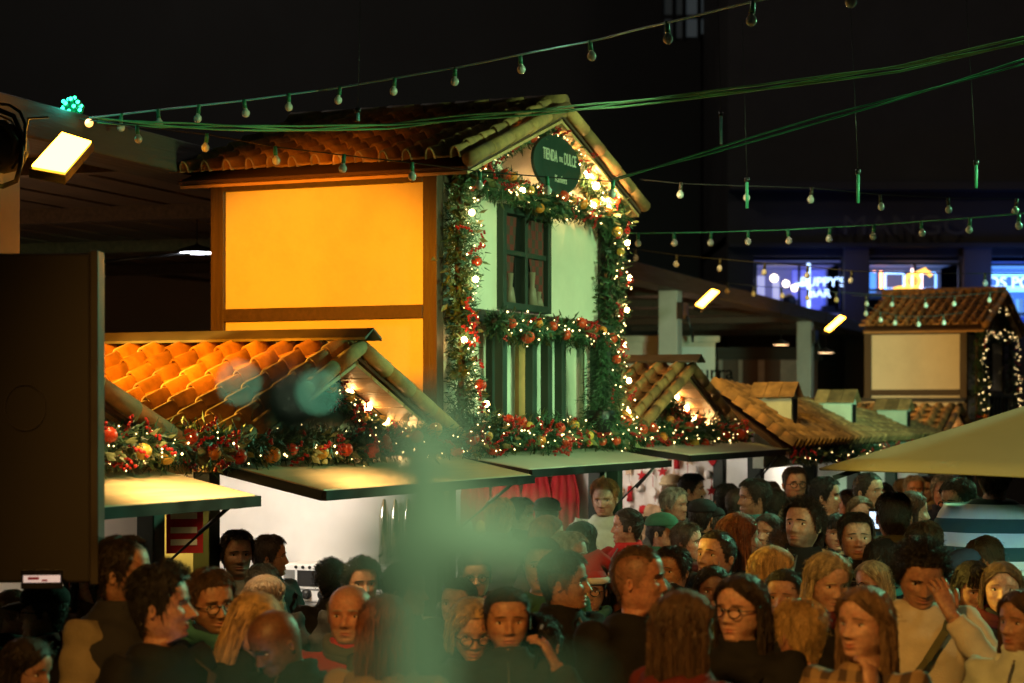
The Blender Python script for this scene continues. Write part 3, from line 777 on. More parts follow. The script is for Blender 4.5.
# ------------------------------------------------------------------ dark board on the left, parasol
bd = empty('display_board', (-1.80, 7.4, 0), 0, 'tall dark brown board with a faint round emblem', 'board')
BROWNB = mat('brown_board', (.026, .022, .015), .5, var=.12, scale=1.2, dirt=.25)
k = MB(); k.box((-1.2, 0, 1.66), (.240, .09, 2.88)); k.build('panel', BROWNB, bd, bev=.01)
k = MB(); k.box((.241, -.015, 1.655), (.272, .105, 2.89)); k.build('edge_trim', mat('board_edge', (.04, .033, .023), .4), bd, bev=.004)
k = MB()
ec = (-.0, -.006, 2.31)
for i in range(28):
    a = 2*math.pi*i/28; a2 = 2*math.pi*(i+1)/28
    k.beam((ec[0]+.075*math.cos(a), -.003, ec[2]+.085*math.sin(a)), (ec[0]+.075*math.cos(a2), -.003, ec[2]+.085*math.sin(a2)), .006, .012, up=(0, 1, 0))
k.build('emblem', mat('faint_emblem', (.034, .028, .02), .5), bd)

for x in (-1.1, -.35): k = MB(); k.box((x, .02, 0), (x+.06, .07, 1.66)); k.build('leg', DARKMETAL, bd)
pr = empty('parasol', (4.05, 10.6, 0), 0, 'large olive beige market parasol over the crowd', 'parasol')
CANVAS = mat('parasol_canvas', (.165, .165, .135), .85, var=.08, scale=2, bump=.12, bscale=4, dirt=.12)
k = MB(); n = 8; cor = []
NRad = 12; NA = 64
vs = []; fs = []
for i in range(NRad+1):
    f = i/NRad
    for j in range(NA):
        a = 2*math.pi*j/NA+math.pi/4*0
        sq = 2.42*(1/(abs(math.cos(a))+abs(math.sin(a))))
        sag = .05*math.sin(math.pi*f)
        rip = (1-abs(math.cos(2*a)))*.05*f
        vs.append((sq*f*math.cos(a), sq*f*math.sin(a), 2.78-.80*f-sag*.6-rip*.5))
for i in range(NRad):
    for j in range(NA): fs.append((i*NA+j, i*NA+(j+1) % NA, (i+1)*NA+(j+1) % NA, (i+1)*NA+j))
o_ = len(vs)
k.add(vs, fs, 0, smooth=True)
cv = k.build('canopy', CANVAS, pr, fixn=False)
sd = cv.modifiers.new('Solidify', 'SOLIDIFY'); sd.thickness = .012
k = MB(); k.tube([(0, 0, 0), (0, 0, 2.85)], .03, 12); k.ball((0, 0, 2.86), .05); k.build('pole', DARKMETAL, pr)
k = MB()
for j in range(8):
    a = 2*math.pi*j/8; L_ = 2.42/(abs(math.cos(a))+abs(math.sin(a)))*.97
    k.beam((0, 0, 2.70), (L_*math.cos(a), L_*math.sin(a), 1.94), .02, .025)
k.build('rib', DARKMETAL, pr)

# ------------------------------------------------------------------ heaters and hall lamps
def heater_q(q, d, dd, label):
    A, B, C, D = [P(x, y, d+e) for (x, y), e in zip(q, dd)]
    c = (A+B+C+D)/4
    r = empty('patio_heater', c, 0, label, 'heater', 'glowing heaters fixed along the hall beam')
    vs = [v-c for v in (A, B, C, D)]
    nn = (vs[1]-vs[0]).cross(vs[3]-vs[0]).normalized()
    if nn.dot(c) < 0: nn = -nn
    k = MB(); k.add(vs+[v+nn*.01 for v in vs], [(0,1,2,3),(7,6,5,4),(0,4,5,1),(1,5,6,2),(2,6,7,3),(3,7,4,0)]); k.build('glow_panel', ORANGEGLOW, r)
    k = MB(); e1 = [v*1.12+nn*.014 for v in vs]; e2 = [v*1.12+nn*.07 for v in vs]
    k.add(e1+e2, [(0,1,2,3),(7,6,5,4),(0,4,5,1),(1,5,6,2),(2,6,7,3),(3,7,4,0)]); h = k.build('housing', DARKMETAL, r, bev=.006)
    k = MB(); k.tube([nn*.07, nn*.16, nn*.18+Vector((0, .05, .06))], .018); k.build('bracket', DARKMETAL, h)
    return r
heater_q(((62, 132), (91, 141), (65, 171), (32, 165)), 11.2, (.2, .15, -.22, -.17), 'big glowing orange heater beside the green light cluster')
heater_q(((712, 289), (719, 291.5), (703, 307), (696, 304)), 24, (.25, .25, -.25, -.25), 'small slanted heater by the hall post above the brown sign stall')
heater_q(((840, 315.5), (845.5, 317.5), (830, 331), (825, 329)), 31, (.3, .3, -.3, -.3), 'small slanted heater next to the distant house')
def hall_lamp(px, py, d, rx, col, label, e):
    r = empty('ceiling_lamp', P(px, py, d), 0, label, 'lamp', 'round lamps hanging inside the market hall')
    k = MB(); k.lathe([(.001, 0), (rx, 0), (rx, .03), (.001, .03)], 20); k.build('glow_disc', emit('lamp_'+label.split()[0], col, e), r)
    k = MB(); k.lathe([(rx+.01, .0), (rx+.012, .035), (.03, .07), (.006, .09), (.006, 4.05-P(px, py, d).z)], 20); k.build('lamp_shade', DARKMETAL, r)
hall_lamp(197, 253, 18, .15, (.85, .85, 1), 'white glowing lamp left of the yellow house wall', 22)
hall_lamp(781, 345, 30, .11, (1, .55, .25), 'amber lamp left of the far hall post', 8)
hall_lamp(826, 353, 33, .12, (1, .6, .3), 'orange lamp right of the far hall post', 8)
r = empty('lamp_arm', P(140, 258, 18), 0, 'thin dark rail holding the white lamp', 'rail')
k = MB(); k.tube([P(92, 263, 18)-r.location, P(185, 253, 18)-r.location], .014); k.tube([P(185, 253, 18)-r.location, P(197, 250, 18)-r.location], .02); k.build('rail', DARKMETAL, r)

# ------------------------------------------------------------------ string lights
CABG = mat('green_cable', (.05, .32, .17), .45, var=.2)
CABT = mat('teal_cable', (.16, .46, .52), .4, var=.2)
CABD = mat('dark_cable', (.03, .03, .028), .5)
SOCK = mat('green_socket', (.03, .2, .1), .4)
SOCKD = mat('dark_socket', (.05, .045, .03), .4)
BGL = mat('bulb_glass', (.62, .66, .58), .06, spec=1., var=.1, coat=1.)
BGLW = mat('bulb_glass_violet', (.55, .55, .68), .06, spec=1., var=.1, coat=1.)
BGLA = mat('bulb_glass_amber', (.62, .38, .14), .06, spec=1., var=.1, coat=1.)
def interp(xs, x):
    for (a, b) in zip(xs, xs[1:]):
        if x <= b[0]:
            f = (x-a[0])/(b[0]-a[0]); return [a[i]+(b[i]-a[i])*f for i in range(len(a))]
    return list(xs[-1])
def string(label, pts, bulbs, cm, sm, gm, hang=1., thick=.006, cat='string lights', bs=1., strands=1, name='string_lights'):
    """pts: (px, py, d) along the cable; bulbs: list of px"""
    P3 = [P(*p) for p in pts]
    c = P3[0]
    r = empty(name, c, 0, label, cat, 'bulb strings and cables over the market' )
    k = MB(); sm_pts = []
    for a, b in zip(P3, P3[1:]):
        L_ = (b-a).length; n = max(4, int(L_/.25))
        for i in range(n): 
            f = i/n; sm_pts.append(a.lerp(b, f)-Vector((0, 0, .0)))
    sm_pts.append(P3[-1])
    for s_ in range(strands):
        ph = s_*2.1
        off = [Vector((0, math.cos(i*.35+ph)*.012, math.sin(i*.31+ph)*.016)) if strands > 1 else Vector((0, 0, noise.noise(p*1.3)*.006)) for i, p in enumerate(sm_pts)]
        k.tube([p-c+q for p, q in zip(sm_pts, off)], thick, 6)
    k.build('cable', cm, r, fixn=False)
    for px in bulbs:
        x, y, d = interp(pts, px); p = P(x, y, d)-c
        tl = Vector((rng.uniform(-.012, .012), rng.uniform(-.01, .01), 0))
        b_ = MB()
        b_.tube([p+Vector((0, 0, .004)), p+tl*.5-Vector((0, 0, .055*bs))], [.0125*bs, .014*bs], 8, 0)
        b_.tube([p-Vector((0, 0, .055*bs))+tl*.5, p+tl-Vector((0, 0, .068*bs))], [.011*bs, .016*bs], 8, 1)
        b_.ball(p+tl-Vector((0, 0, .088*bs)), .0275*bs, 12, 8, 1, sc=(1, 1, 1.05))
        b_.build('bulb', [sm, gm], r)
    return r
string('long bulb string climbing from the green light cluster over the tall roof', [(84, 118, 12.2), (121, 114, 12.4), (244, 100, 12.6), (340, 87, 12.6), (455, 68, 12.2), (590, 41, 11), (667, 22, 10), (753, 2, 9.2), (850, -18, 8.6), (960, -40, 8)],
       [121, 158, 199, 244, 289, 340, 395, 455, 520, 590, 667, 753, 848], CABT, SOCK, BGL, bs=.95)
string('thick bundle of green and yellow cables over the tall roof', [(84, 119, 12.3), (160, 125, 12.4), (220, 127, 12.5), (300, 129, 12.6), (390, 126, 12.6), (470, 117, 12.4), (560, 110, 12.2), (620, 104, 12), (760, 88, 11.4), (900, 68, 10.8), (1040, 37, 10)], [], mat('olive_cable', (.14, .42, .20), .4, var=.4, scale=3), SOCK, BGL, thick=.0065, strands=3, name='cable_bundle', cat='cable')
string('sagging string of small bulbs in front of the tall gable', [(60, 116, 12.2), (137, 126, 11.9), (207, 134, 11.7), (275, 147, 11.6), (344, 155, 11.6), (412, 163, 11.6), (480, 172, 11.6), (547, 177, 11.7), (613, 181, 11.8)], [137, 207, 275, 344, 412, 480, 547, 613], CABD, SOCK, BGL, bs=.9, thick=.004)
string('thin green cable rising from the gable corner to the upper right', [(613, 181, 11.8), (700, 156, 11.4), (820, 119, 11), (940, 85, 10.6), (1040, 56, 10.2)], [], CABG, SOCK, BGL, thick=.005, strands=2, name='cable_line', cat='cable')
string('level green bulb string right of the tall house', [(600, 233, 17), (640, 233, 16.8), (711, 232, 16.4), (788, 230, 16), (874, 225, 15.4), (970, 218, 14.8), (1040, 212, 14.4)], [638, 674, 711, 748, 788, 830, 874, 921, 970, 1019], CABG, SOCK, BGL, bs=1.0, thick=.005)
string('pale violet bulb string sagging right of the tall house', [(600, 247, 19), (635, 249, 19), (677, 255, 18.8), (720, 259, 18.6), (765, 263, 18.4), (808, 266, 18.2), (852, 271, 18), (935, 273, 18), (1030, 274, 18)], [635, 677, 720, 765, 808, 852, 985], CABD, SOCKD, BGLW, thick=.004)
string('amber bulb string running from the hall heater', [(716, 281, 22), (728, 283, 22), (754, 286, 22), (781, 288, 22), (808, 290, 22), (835, 292, 22), (900, 296, 22), (960, 292, 22)], [728, 754, 781, 808, 836], CABD, SOCKD, BGLA, thick=.004)
string('high faint bulb string against the dark facade', [(640, 179, 15), (680, 183, 15), (748, 186, 15), (812, 188, 15), (880, 195, 15), (948, 198, 15), (1017, 199, 15), (1050, 200, 15)], [681, 747, 812, 880, 948, 1017], CABD, SOCKD, BGL, thick=.003)
string('bulb string before the roof of the distant house', [(852, 296, 20), (880, 296, 20), (918, 298, 20), (956, 296, 20), (1010, 290, 20)], [866, 893, 925, 955, 990], CABD, SOCKD, BGL, thick=.003, bs=.9)
string('bulb string sagging across the eave of the distant house', [(864, 305, 20), (880, 312, 20), (905, 317, 20), (935, 316, 20), (965, 312, 20)], [866, 880, 896, 918, 943], CABD, SOCKD, BGL, thick=.003, bs=.9)
# unlit hanging light tubes
for i, (px, y0, y1, m_, d) in enumerate(((747, 182, 208, CABG, 14), (858, 174, 203, CABG, 13.5), (976, 165, 188, CABG, 13), (721, 116, 144, CABT, 16), (358, 113, 121, CABT, 12))):
    a = P(px, y0, d); r = empty('light_tube', a, 0, ['unlit hanging light tube above the level green string', 'unlit hanging light tube nearest the middle of the dark facade', 'unlit hanging light tube at the far end of the dark facade', 'unlit bluish light tube hanging high over the hall', 'tiny light tube hanging over the tall roof'][i], 'light tube', 'unlit light tubes hanging over the market')
    k = MB(); k.tube([(0, 0, 0), (0, 0, -(y1-y0)/F*d)], .011, 8); k.build('tube', m_, r)
    k = MB(); k.tube([(0, 0, 0), (0, 0, .03)], .018, 8); k.tube([(0, 0, .03), (0, .3, 1.2)], .002, 4); k.build('cap', DARKMETAL, r)
# green cluster light
LEDG = emit('green_led', (.02, .9, .35), 9); LEDD = mat('green_shell', (.01, .2, .09), .3)
gc = empty('light_cluster', P(72, 108, 12.2), 0, 'round cluster of bright green bulbs above the big heater', 'light')
k = MB()
dirs = []
for i in range(20):
    z = 1-2*(i+.5)/20; a = i*2.39996; q = math.sqrt(1-z*z); dirs.append(Vector((q*math.cos(a), q*math.sin(a), z)))
k.ball((0, 0, 0), .045)
for dv in dirs: k.ball(dv*.058, .02, 10, 7)
k.build('shell', LEDD, gc)
k = MB()
for dv in dirs: k.ball(dv*.058+Vector((0, -.012, .004)), .0125, 8, 6)
k.build('led', LEDG, gc)
k = MB(); k.tube([P(45, 118, 12.2)-gc.location, P(58, 121, 12.2)-gc.location, P(72, 117, 12.2)-gc.location, P(88, 121, 12.2)-gc.location], .006)
for (x, y) in ((57, 122), (89, 123), (136, 128)):
    pass
k.build('cable', CABD, gc)
for i, (x, y) in enumerate(((57, 122), (89, 123))):
    k = MB(); k.ball(P(x, y, 12.1)-gc.location, .026); k.build('amber_bulb', emit('amber_bulb', (1, .45, .1), 3), gc)
# loops of cable on the left post
cc = empty('cable_coil', P(8, 150, 10.7), 0, 'dark loops of cable hanging on the left hall post', 'cable')
k = MB()
for (pts, th) in (([(-8, 104), (8, 104), (20, 112), (27, 125), (24, 150), (14, 170)], .009), ([(-6, 108), (14, 116), (22, 135), (22, 165), (18, 182), (4, 187), (-8, 184)], .014), ([(-8, 122), (6, 124), (16, 140), (10, 160), (-8, 165)], .02), ([(-8, 112), (10, 120), (24, 140), (28, 118), (50, 118)], .006)):
    k.tube([P(x, y, 10.75)-cc.location+Vector((0, rng.uniform(-.05, .05), 0)) for x, y in pts], th, 8)
k.ball(P(4, 148, 10.8)-cc.location, .14, sc=(1, .5, 1))
k.build('loop', CABD, cc)

# ------------------------------------------------------------------ near out-of-focus railing ornament
NG = mat('weathered_green_paint', (.34, .47, .33), .5, var=.2, scale=20)
d = .62
fo = empty('railing_finial', P(420, 700, d), 0, 'green painted railing post with cross finial close to the viewer, out of focus', 'railing')
def q_(px, py, dd=d): return P(px, py, dd)-fo.location
k = MB()
k.tube([q_(418, 900), q_(418, 640), q_(414, 575), q_(415, 530), q_(425, 470), q_(432, 425), q_(436, 400)], [.006, .008, .0105, .0125, .0125, .008, .003], 14); k.build('post', NG, fo)
k = MB(); k.tube([q_(345, 560), q_(420, 548), q_(470, 540), q_(572, 556)], [.005, .014, .0145, .005], 12); k.build('cross_arm', NG, fo)
k = MB(); k.tube([q_(150, 690), q_(330, 676), q_(420, 672), q_(590, 682)], [.003, .004, .004, .003], 12); k.build('rail', mat('dark_green_rail', (.10, .17, .10), .5), fo)
d = 1.05
bo = empty('glass_bauble', P(290, 404, 1.05), 0, 'dark round bauble with two green glints close to the viewer, out of focus', 'bauble')
k = MB(); k.ball((0, 0, 0), .0205, 24, 16); k.build('ball', mat('dark_bauble', (.006, .008, .006), .35, coat=.3), bo)
GL = emit('green_led_soft', (.12, .50, .27), 6, sample=False)  # glowing balls stand in for two green reflections on the bauble
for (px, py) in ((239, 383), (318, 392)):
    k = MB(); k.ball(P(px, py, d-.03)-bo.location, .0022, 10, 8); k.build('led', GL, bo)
k = MB(); k.tube([P(335, 420, d)-bo.location, P(380, 440, d)-bo.location, P(420, 470, d)-bo.location], .005); k.build('stem', mat('dark_bauble', (0, 0, 0)), bo)
# ================================================================== people
def sstep(a, b, x):
    t = np.clip((x-a)/(b-a), 0, 1); return t*t*(3-2*t)
HS = .232                      # chin to crown in metres
ZC = 1.50                      # chin height of the standard figure
_zk = np.array([-.36,-.28,-.2,-.12,-.06,-.02,.02,.06,.12,.2,.3,.4,.5,.6,.7,.8,.88,.94,.98,1.0])
_a = np.array([.33,.275,.25,.243,.24,.235,.215,.225,.262,.295,.318,.335,.345,.348,.342,.315,.262,.19,.11,.0])
_f = np.array([.20,.175,.165,.16,.175,.26,.345,.375,.385,.385,.385,.385,.385,.395,.392,.36,.29,.205,.12,.0])
_b = np.array([.34,.30,.275,.262,.26,.255,.255,.26,.28,.315,.36,.405,.43,.44,.43,.385,.31,.22,.12,.0])
def head_pts(th, z, fem=0., wid=1., nose=1., feat=True, sm=0., jawv=0.):
    """th 0 = face (-y); arrays; returns x, y, z in head units"""
    th = np.asarray(th, float); z = np.asarray(z, float)
    a = np.interp(z, _zk, _a)*wid; f = np.interp(z, _zk, _f); b = np.interp(z, _zk, _b)
    jaw = np.exp(-((z-.1)/.1)**2); a = a*(1-fem*.07*jaw+jawv*jaw)
    sn, cs = np.sin(th), np.cos(th)
    x = a*np.sign(sn)*np.abs(sn)**.92
    y = np.where(cs > 0, -f*np.abs(cs)**.86, b*np.abs(cs)**.95)
    y = y+.0
    if feat:
        fr = np.clip(cs, 0, 1)
        def g(cx, cz, sx, sz): return np.exp(-((np.abs(x)-cx)/sx)**2-((z-cz)/sz)**2)
        d = np.zeros_like(x)
        np_ = np.interp(z, [.27, .295, .33, .38, .5, .57], [0, .35, 1., .82, .25, 0])
        nw = np.interp(z, [.28, .33, .5], [.075, .062, .04])
        d += -.118*nose*np_*np.exp(-(x/nw)**2)
        d += -.03*np.exp(-((np.abs(x)-.062)/.03)**2-((z-.315)/.025)**2)           # nostril wings
        d += .05*g(.148, .485, .085, .055)
        d += -.028*g(.13, .575, .12, .035)*(1-.5*fem)
        d += -.022*g(.2, .37, .09, .08)
        d += .02*g(.17, .24, .07, .07)*(1-.3*fem)
        zl = z-sm*np.clip(np.abs(x)-.02, 0, .12)*.28
        d += -.030*np.exp(-(x/.085)**2-((zl-.212)/.02)**2)
        d += -.036*np.exp(-(x/.078)**2-((zl-.165)/.021)**2)
        d += .026*np.exp(-(x/.11)**2-((zl-.188)/.009)**2)
        d += .016*np.exp(-(x/.1)**2-((z-.118)/.022)**2)
        d += -.03*np.exp(-(x/.1)**2-((z-.055)/.04)**2)
        d += .012*np.exp(-(x/.02)**2-((z-.255)/.02)**2)
        y = y+d*np.minimum(1, fr*1.6)
    return x, y, z
_rows = np.array([-.19,-.15,-.11,-.06,-.025,.0,.02,.04,.065,.09,.11,.13,.15,.165,.178,.188,.2,.214,.23,.255,.275,.29,.305,.32,.335,.355,.38,.41,.44,.465,.49,.515,.54,.565,.59,.62,.66,.71,.76,.81,.86,.9,.935,.965,.985,.997])
_n = 52
_tt = np.linspace(-1, 1, _n, endpoint=False)
_th = np.pi*(.45*_tt+.55*np.sign(_tt)*np.abs(_tt)**1.9)
def rot_head(p, yaw, pitch, roll):
    M = Euler((pitch, roll, yaw)).to_matrix()
    return M
PIV = np.array([0, .03, ZC-.02])
def turn(v, yaw, pitch, roll):
    M = np.array(rot_head(None, yaw, pitch, roll))
    w = sstep(ZC-.10, ZC+.0, v[:, 2])[:, None]
    r = (v-PIV) @ M.T+PIV
    return v*(1-w)+r*w
def head_matrix(yaw, pitch, roll):
    P_ = Matrix.Translation(Vector(PIV)); return P_ @ rot_head(None, yaw, pitch, roll).to_4x4() @ P_.inverted()

def ring_tube(mb, pts, rx, mi, n=10, sq=1.0):
    mb.tube(pts, rx, n, mi)
def hand(mb, wr, fw, nm, mi=0, side=1, curl=.6, spread=.16):
    """wr wrist, fw direction of the hand, nm palm normal"""
    wr = Vector(wr); fw = Vector(fw).normalized(); nm = Vector(nm); nm = (nm-fw*nm.dot(fw)).normalized(); sd = fw.cross(nm)*side
    vs = []; n = 10
    for (f, w_, t_) in ((-.02, .026, .021), (.0, .027, .021), (.03, .036, .019), (.065, .042, .017), (.09, .041, .014), (.1, .03, .008)):
        for j in range(n):
            a = 2*math.pi*j/n; vs.append(wr+fw*f+sd*(math.cos(a)*w_)+nm*(math.sin(a)*t_))
    fs = [(i*n+j, i*n+(j+1) % n, (i+1)*n+(j+1) % n, (i+1)*n+j) for i in range(5) for j in range(n)]+[tuple(range(n))[::-1], tuple(5*n+j for j in range(n))]
    mb.add(vs, fs, mi, .5, True)
    for k, (off, ln) in enumerate(((-.030, .066), (-.010, .078), (.011, .073), (.030, .056))):
        p = wr+fw*.085+sd*off; d = (fw+sd*(off*spread*20)).normalized(); pts = [p]; c = curl*(1+.12*k)
        for b_, q in enumerate((.45, .32, .23)):
            d = (Matrix.Rotation(0, 3, 'X') @ d); ax = sd
            d = (d*math.cos(c*(.5+.35*b_))+nm*math.sin(c*(.5+.35*b_))).normalized(); p = p+d*ln*q; pts.append(p)
        mb.tube(pts, [.0098, .0092, .0082, .0058], 8, mi)
    p = wr+fw*.025-sd*.03; d = (fw*.75-sd*.75+nm*.35).normalized(); pts = [p]
    for q in (.036, .03, .024):
        p = p+d*q; pts.append(p); d = (d+fw*.35+nm*.25*curl).normalized()
    mb.tube(pts, [.013, .0115, .0105, .007], 8, mi)

POSES = {
 'down': {1: ((.235, .03, 1.13), (.24, -.07, .90)), -1: ((-.235, .03, 1.13), (-.24, -.07, .90))},
 'folded': {1: ((.24, .0, 1.14), (.05, -.23, 1.13)), -1: ((-.24, .0, 1.14), (-.06, -.22, 1.16))},
 'phone_ear': {1: ((.30, -.13, 1.22), (.175, -.10, 1.46)), -1: ((-.24, .02, 1.14), (-.10, -.2, 1.12))},
 'read': {1: ((.23, -.02, 1.14), (.05, -.29, 1.26)), -1: ((-.24, .0, 1.14), (-.05, -.27, 1.22))},
 'chin': {1: ((.20, -.18, 1.15), (.09, -.17, 1.40)), -1: ((-.24, .0, 1.14), (-.02, -.22, 1.12))},
 'face': {1: ((.30, -.20, 1.20), (.115, -.235, 1.46)), -1: ((-.25, .0, 1.13), (-.06, -.27, 1.12))},
 'lift': {1: ((.25, -.2, 1.28), (.14, -.34, 1.5)), -1: ((-.24, .02, 1.14), (-.2, -.12, .92))},
}
SHO = (.178, .015, 1.405)
def arm_chain(side, el, wr):
    s = Vector((SHO[0]*side, SHO[1], SHO[2])); el = Vector(el); wr = Vector(wr)
    return s, el, wr
TOR = [(1.46, .085, .075, .02), (1.435, .12, .085, .02), (1.41, .17, .098, .02), (1.36, .195, .115, .015), (1.28, .185, .125, .01), (1.16, .168, .115, .0), (1.05, .158, .11, .0), (.95, .172, .12, .01), (.86, .178, .125, .015), (.80, .15, .11, .015)]
def body_mesh(name, pose, yaw, pitch, roll, fem, wid, nose, build, skin, hairm, seed, hands=(1, 1), mouth=0):
    r_ = np.random.default_rng(seed); wid = wid*(1+r_.normal(0, .035)); nose = nose*(1+r_.normal(0, .18)); sm_ = r_.uniform(-.4, 1.1); jv = r_.normal(0, .05); bz_ = r_.normal(0, .006)
    Z, T = np.meshgrid(_rows, _th, indexing='ij')
    x, y, z = head_pts(T.ravel(), Z.ravel(), fem, wid, nose, True, sm_, jv)
    v = np.stack([x*HS, y*HS+.015, ZC+z*HS], 1)
    nr = len(_rows)
    # torso rings continue below the neck with the same count
    tor = []
    for (tz, hw, hd, yc) in TOR[1:]:
        sn, cs = np.sin(_th), np.cos(_th)
        tor.append(np.stack([hw*build*np.sign(sn)*np.abs(sn)**.8, -hd*build*np.sign(cs)*np.abs(cs)**.85+yc, np.full(_n, tz)], 1))
    tv = np.concatenate(tor[::-1])[:]
    allv = np.concatenate([tv, v]); nrr = len(TOR)-1+nr
    low = ZC-.02+pitch*0
    allv = turn(allv, yaw, pitch, roll)
    mb = MB()
    fs = []
    for i in range(nrr-1):
        for j in range(_n):
            fs.append((i*_n+j, i*_n+(j+1) % _n, (i+1)*_n+(j+1) % _n, (i+1)*_n+j))
    fs.append(tuple((nrr-1)*_n+j for j in range(_n))); fs.append(tuple(reversed(range(_n))))
    mb.add(allv, fs, 0, .5, True)
    HM = head_matrix(yaw, pitch, roll)
    def hp(xx, yy, zz): return HM @ Vector((xx*HS, yy*HS+.015, ZC+zz*HS))
    # ears
    for sd in (-1, 1):
        vs = []; n = 12; rings = ((0., .0), (.5, .035), (.9, .05), (1., .03), (.8, .018), (.4, .008))
        for (rr, out) in rings:
            for j in range(n):
                a = 2*math.pi*j/n; ex = .055*rr*math.cos(a)*(1 if math.sin(a) > 0 else .8); ez = .1*rr*math.sin(a)
                vs.append(hp(sd*(.325*wid+out+.012+ex*.35), .045+ex*1.0, .42+ez+ex*.15))
        fs = [(i*n+j, i*n+(j+1) % n, (i+1)*n+(j+1) % n, (i+1)*n+j) for i in range(len(rings)-1) for j in range(n)]
        mb.add(vs, fs, 0, .5, True)
    # eyes
    ex, ey, ez = .148, None, .483
    for sd in (-1, 1):
        _, fy, _ = head_pts(np.array([math.asin(.148/.345)]), np.array([.483]), fem, wid, nose)
        c = hp(sd*ex*wid, float(fy[0])+.006, ez); Mr = HM.to_3x3()
        mb.ball(c, HS, 12, 8, 2, sc=(.058, .03, .024), M=Mr)
        mb.ball(hp(sd*ex*wid, float(fy[0])-.016, ez), HS, 10, 6, 3, sc=(.024, .012, .0235), M=Mr)
        # upper lash and brow
        pts = []; 
        for q in range(7):
            u = -1+2*q/6; pts.append(hp(sd*wid*(ex+.062*u), float(fy[0])-.012+.03*u*u, ez+.026-.018*u*u))
        mb.tube(pts, [.0006, .0016, .002, .002, .002, .0016, .0006], 5, 3)
        pts = []; 
        for q in range(7):
            u = -1+2*q/6; xx = .14+.095*u
            _, by, _ = head_pts(np.array([math.asin(min(.95, xx/.36))]), np.array([.575]), fem, wid, nose)
            pts.append(hp(sd*wid*xx, float(by[0])-.002+.008*abs(u), .568+bz_+.012*(1-u*u)-.012*u))
        th = (.0030+.0008*r_.random())*(1-.35*fem)
        mb.tube(pts, [th*.5, th, th*1.1, th*1.05, th*.9, th*.65, .001], 6, 4)
    # arms and hands
    ps = POSES[pose]
    for sd in (-1, 1):
        s, e, w_ = arm_chain(sd, *ps[sd])
        ins = Vector((SHO[0]*sd*.6, SHO[1], SHO[2]-.02))
        m1 = s.lerp(e, .45); m2 = e.lerp(w_, .35)
        mb.tube([ins, s, m1, e, m2, w_], [.055*build, .052*build, .046*build, .039, .038, .0255], 12, 0, cap=True)
        fw = (w_-e).normalized()
        if pose in ('phone_ear', 'chin', 'face') and sd == 1: nm = Vector((-1, .3, 0))
        elif pose == 'lift' and sd == 1: nm = Vector((-.3, -1, .0))
        elif pose == 'down': nm = Vector((-sd, 0, 0))
        else: nm = Vector((0, .5, 1))
        if pose == 'face' and sd == 1: fw = Vector((-.35, .28, .9)); nm = Vector((-.5, .8, 0))
        if pose == 'chin' and sd == 1: fw = Vector((-.15, .35, .95))
        hand(mb, w_, fw, nm, 0, sd, .75 if pose != 'face' else .3)
    for sd in (-1, 1):
        mb.tube([(sd*.085, .015, .88), (sd*.095, .01, .70), (sd*.098, -.005, .48), (sd*.1, .012, .30), (sd*.1, .02, .10), (sd*.1, .0, .04), (sd*.11, -.12, .025)], [.092, .08, .056, .054, .036, .04, .03], 12, 0)
    me = mb.mesh(name, [skin, skin, EYEW, IRIS, hairm])
    # lip and beard masks
    n_ = len(me.vertices); mk = np.zeros((n_, 4)); mk[:, 3] = 1
    o0 = (len(TOR)-1)*_n
    X = x; 
    lip = np.exp(-((np.abs(x)/.098)**4))*np.exp(-((z-sm_*np.clip(np.abs(x)-.02, 0, .12)*.28-.188)/.034)**4)*(np.cos(T.ravel()) > 0)
    mk[o0:o0+len(x), 0] = lip
    beard = sstep(.40, .26, z)*sstep(-.06, .02, z)*sstep(.0, .25, np.cos(T.ravel())+.35)*(1-.75*np.exp(-((np.abs(x)-.19)/.07)**2-((z-.33)/.07)**2))
    beard *= 1-np.exp(-(x/.09)**2-((z-.33)/.07)**2)
    mk[o0:o0+len(x), 1] = np.clip(beard, 0, 1)*(1-lip)
    scalp = np.where(z > hairline(np.abs(T.ravel()), .02), 1, 0)*1.0
    mk[o0:o0+len(x), 2] = scalp
    ca = me.color_attributes.new('mask', 'FLOAT_COLOR', 'POINT'); ca.data.foreach_set('color', mk.ravel())
    return me
def hairline(th, rec=0.):
    """lowest z with hair at |theta| (0 = face)"""
    d = np.degrees(th)
    return np.interp(d, [0, 35, 52, 64, 74, 84, 96, 108, 125, 150, 180], [.83+rec, .82+rec*1.3, .76+rec, .60, .47, .34, .5, .40, .20, .10, .08])
SKINS = {}
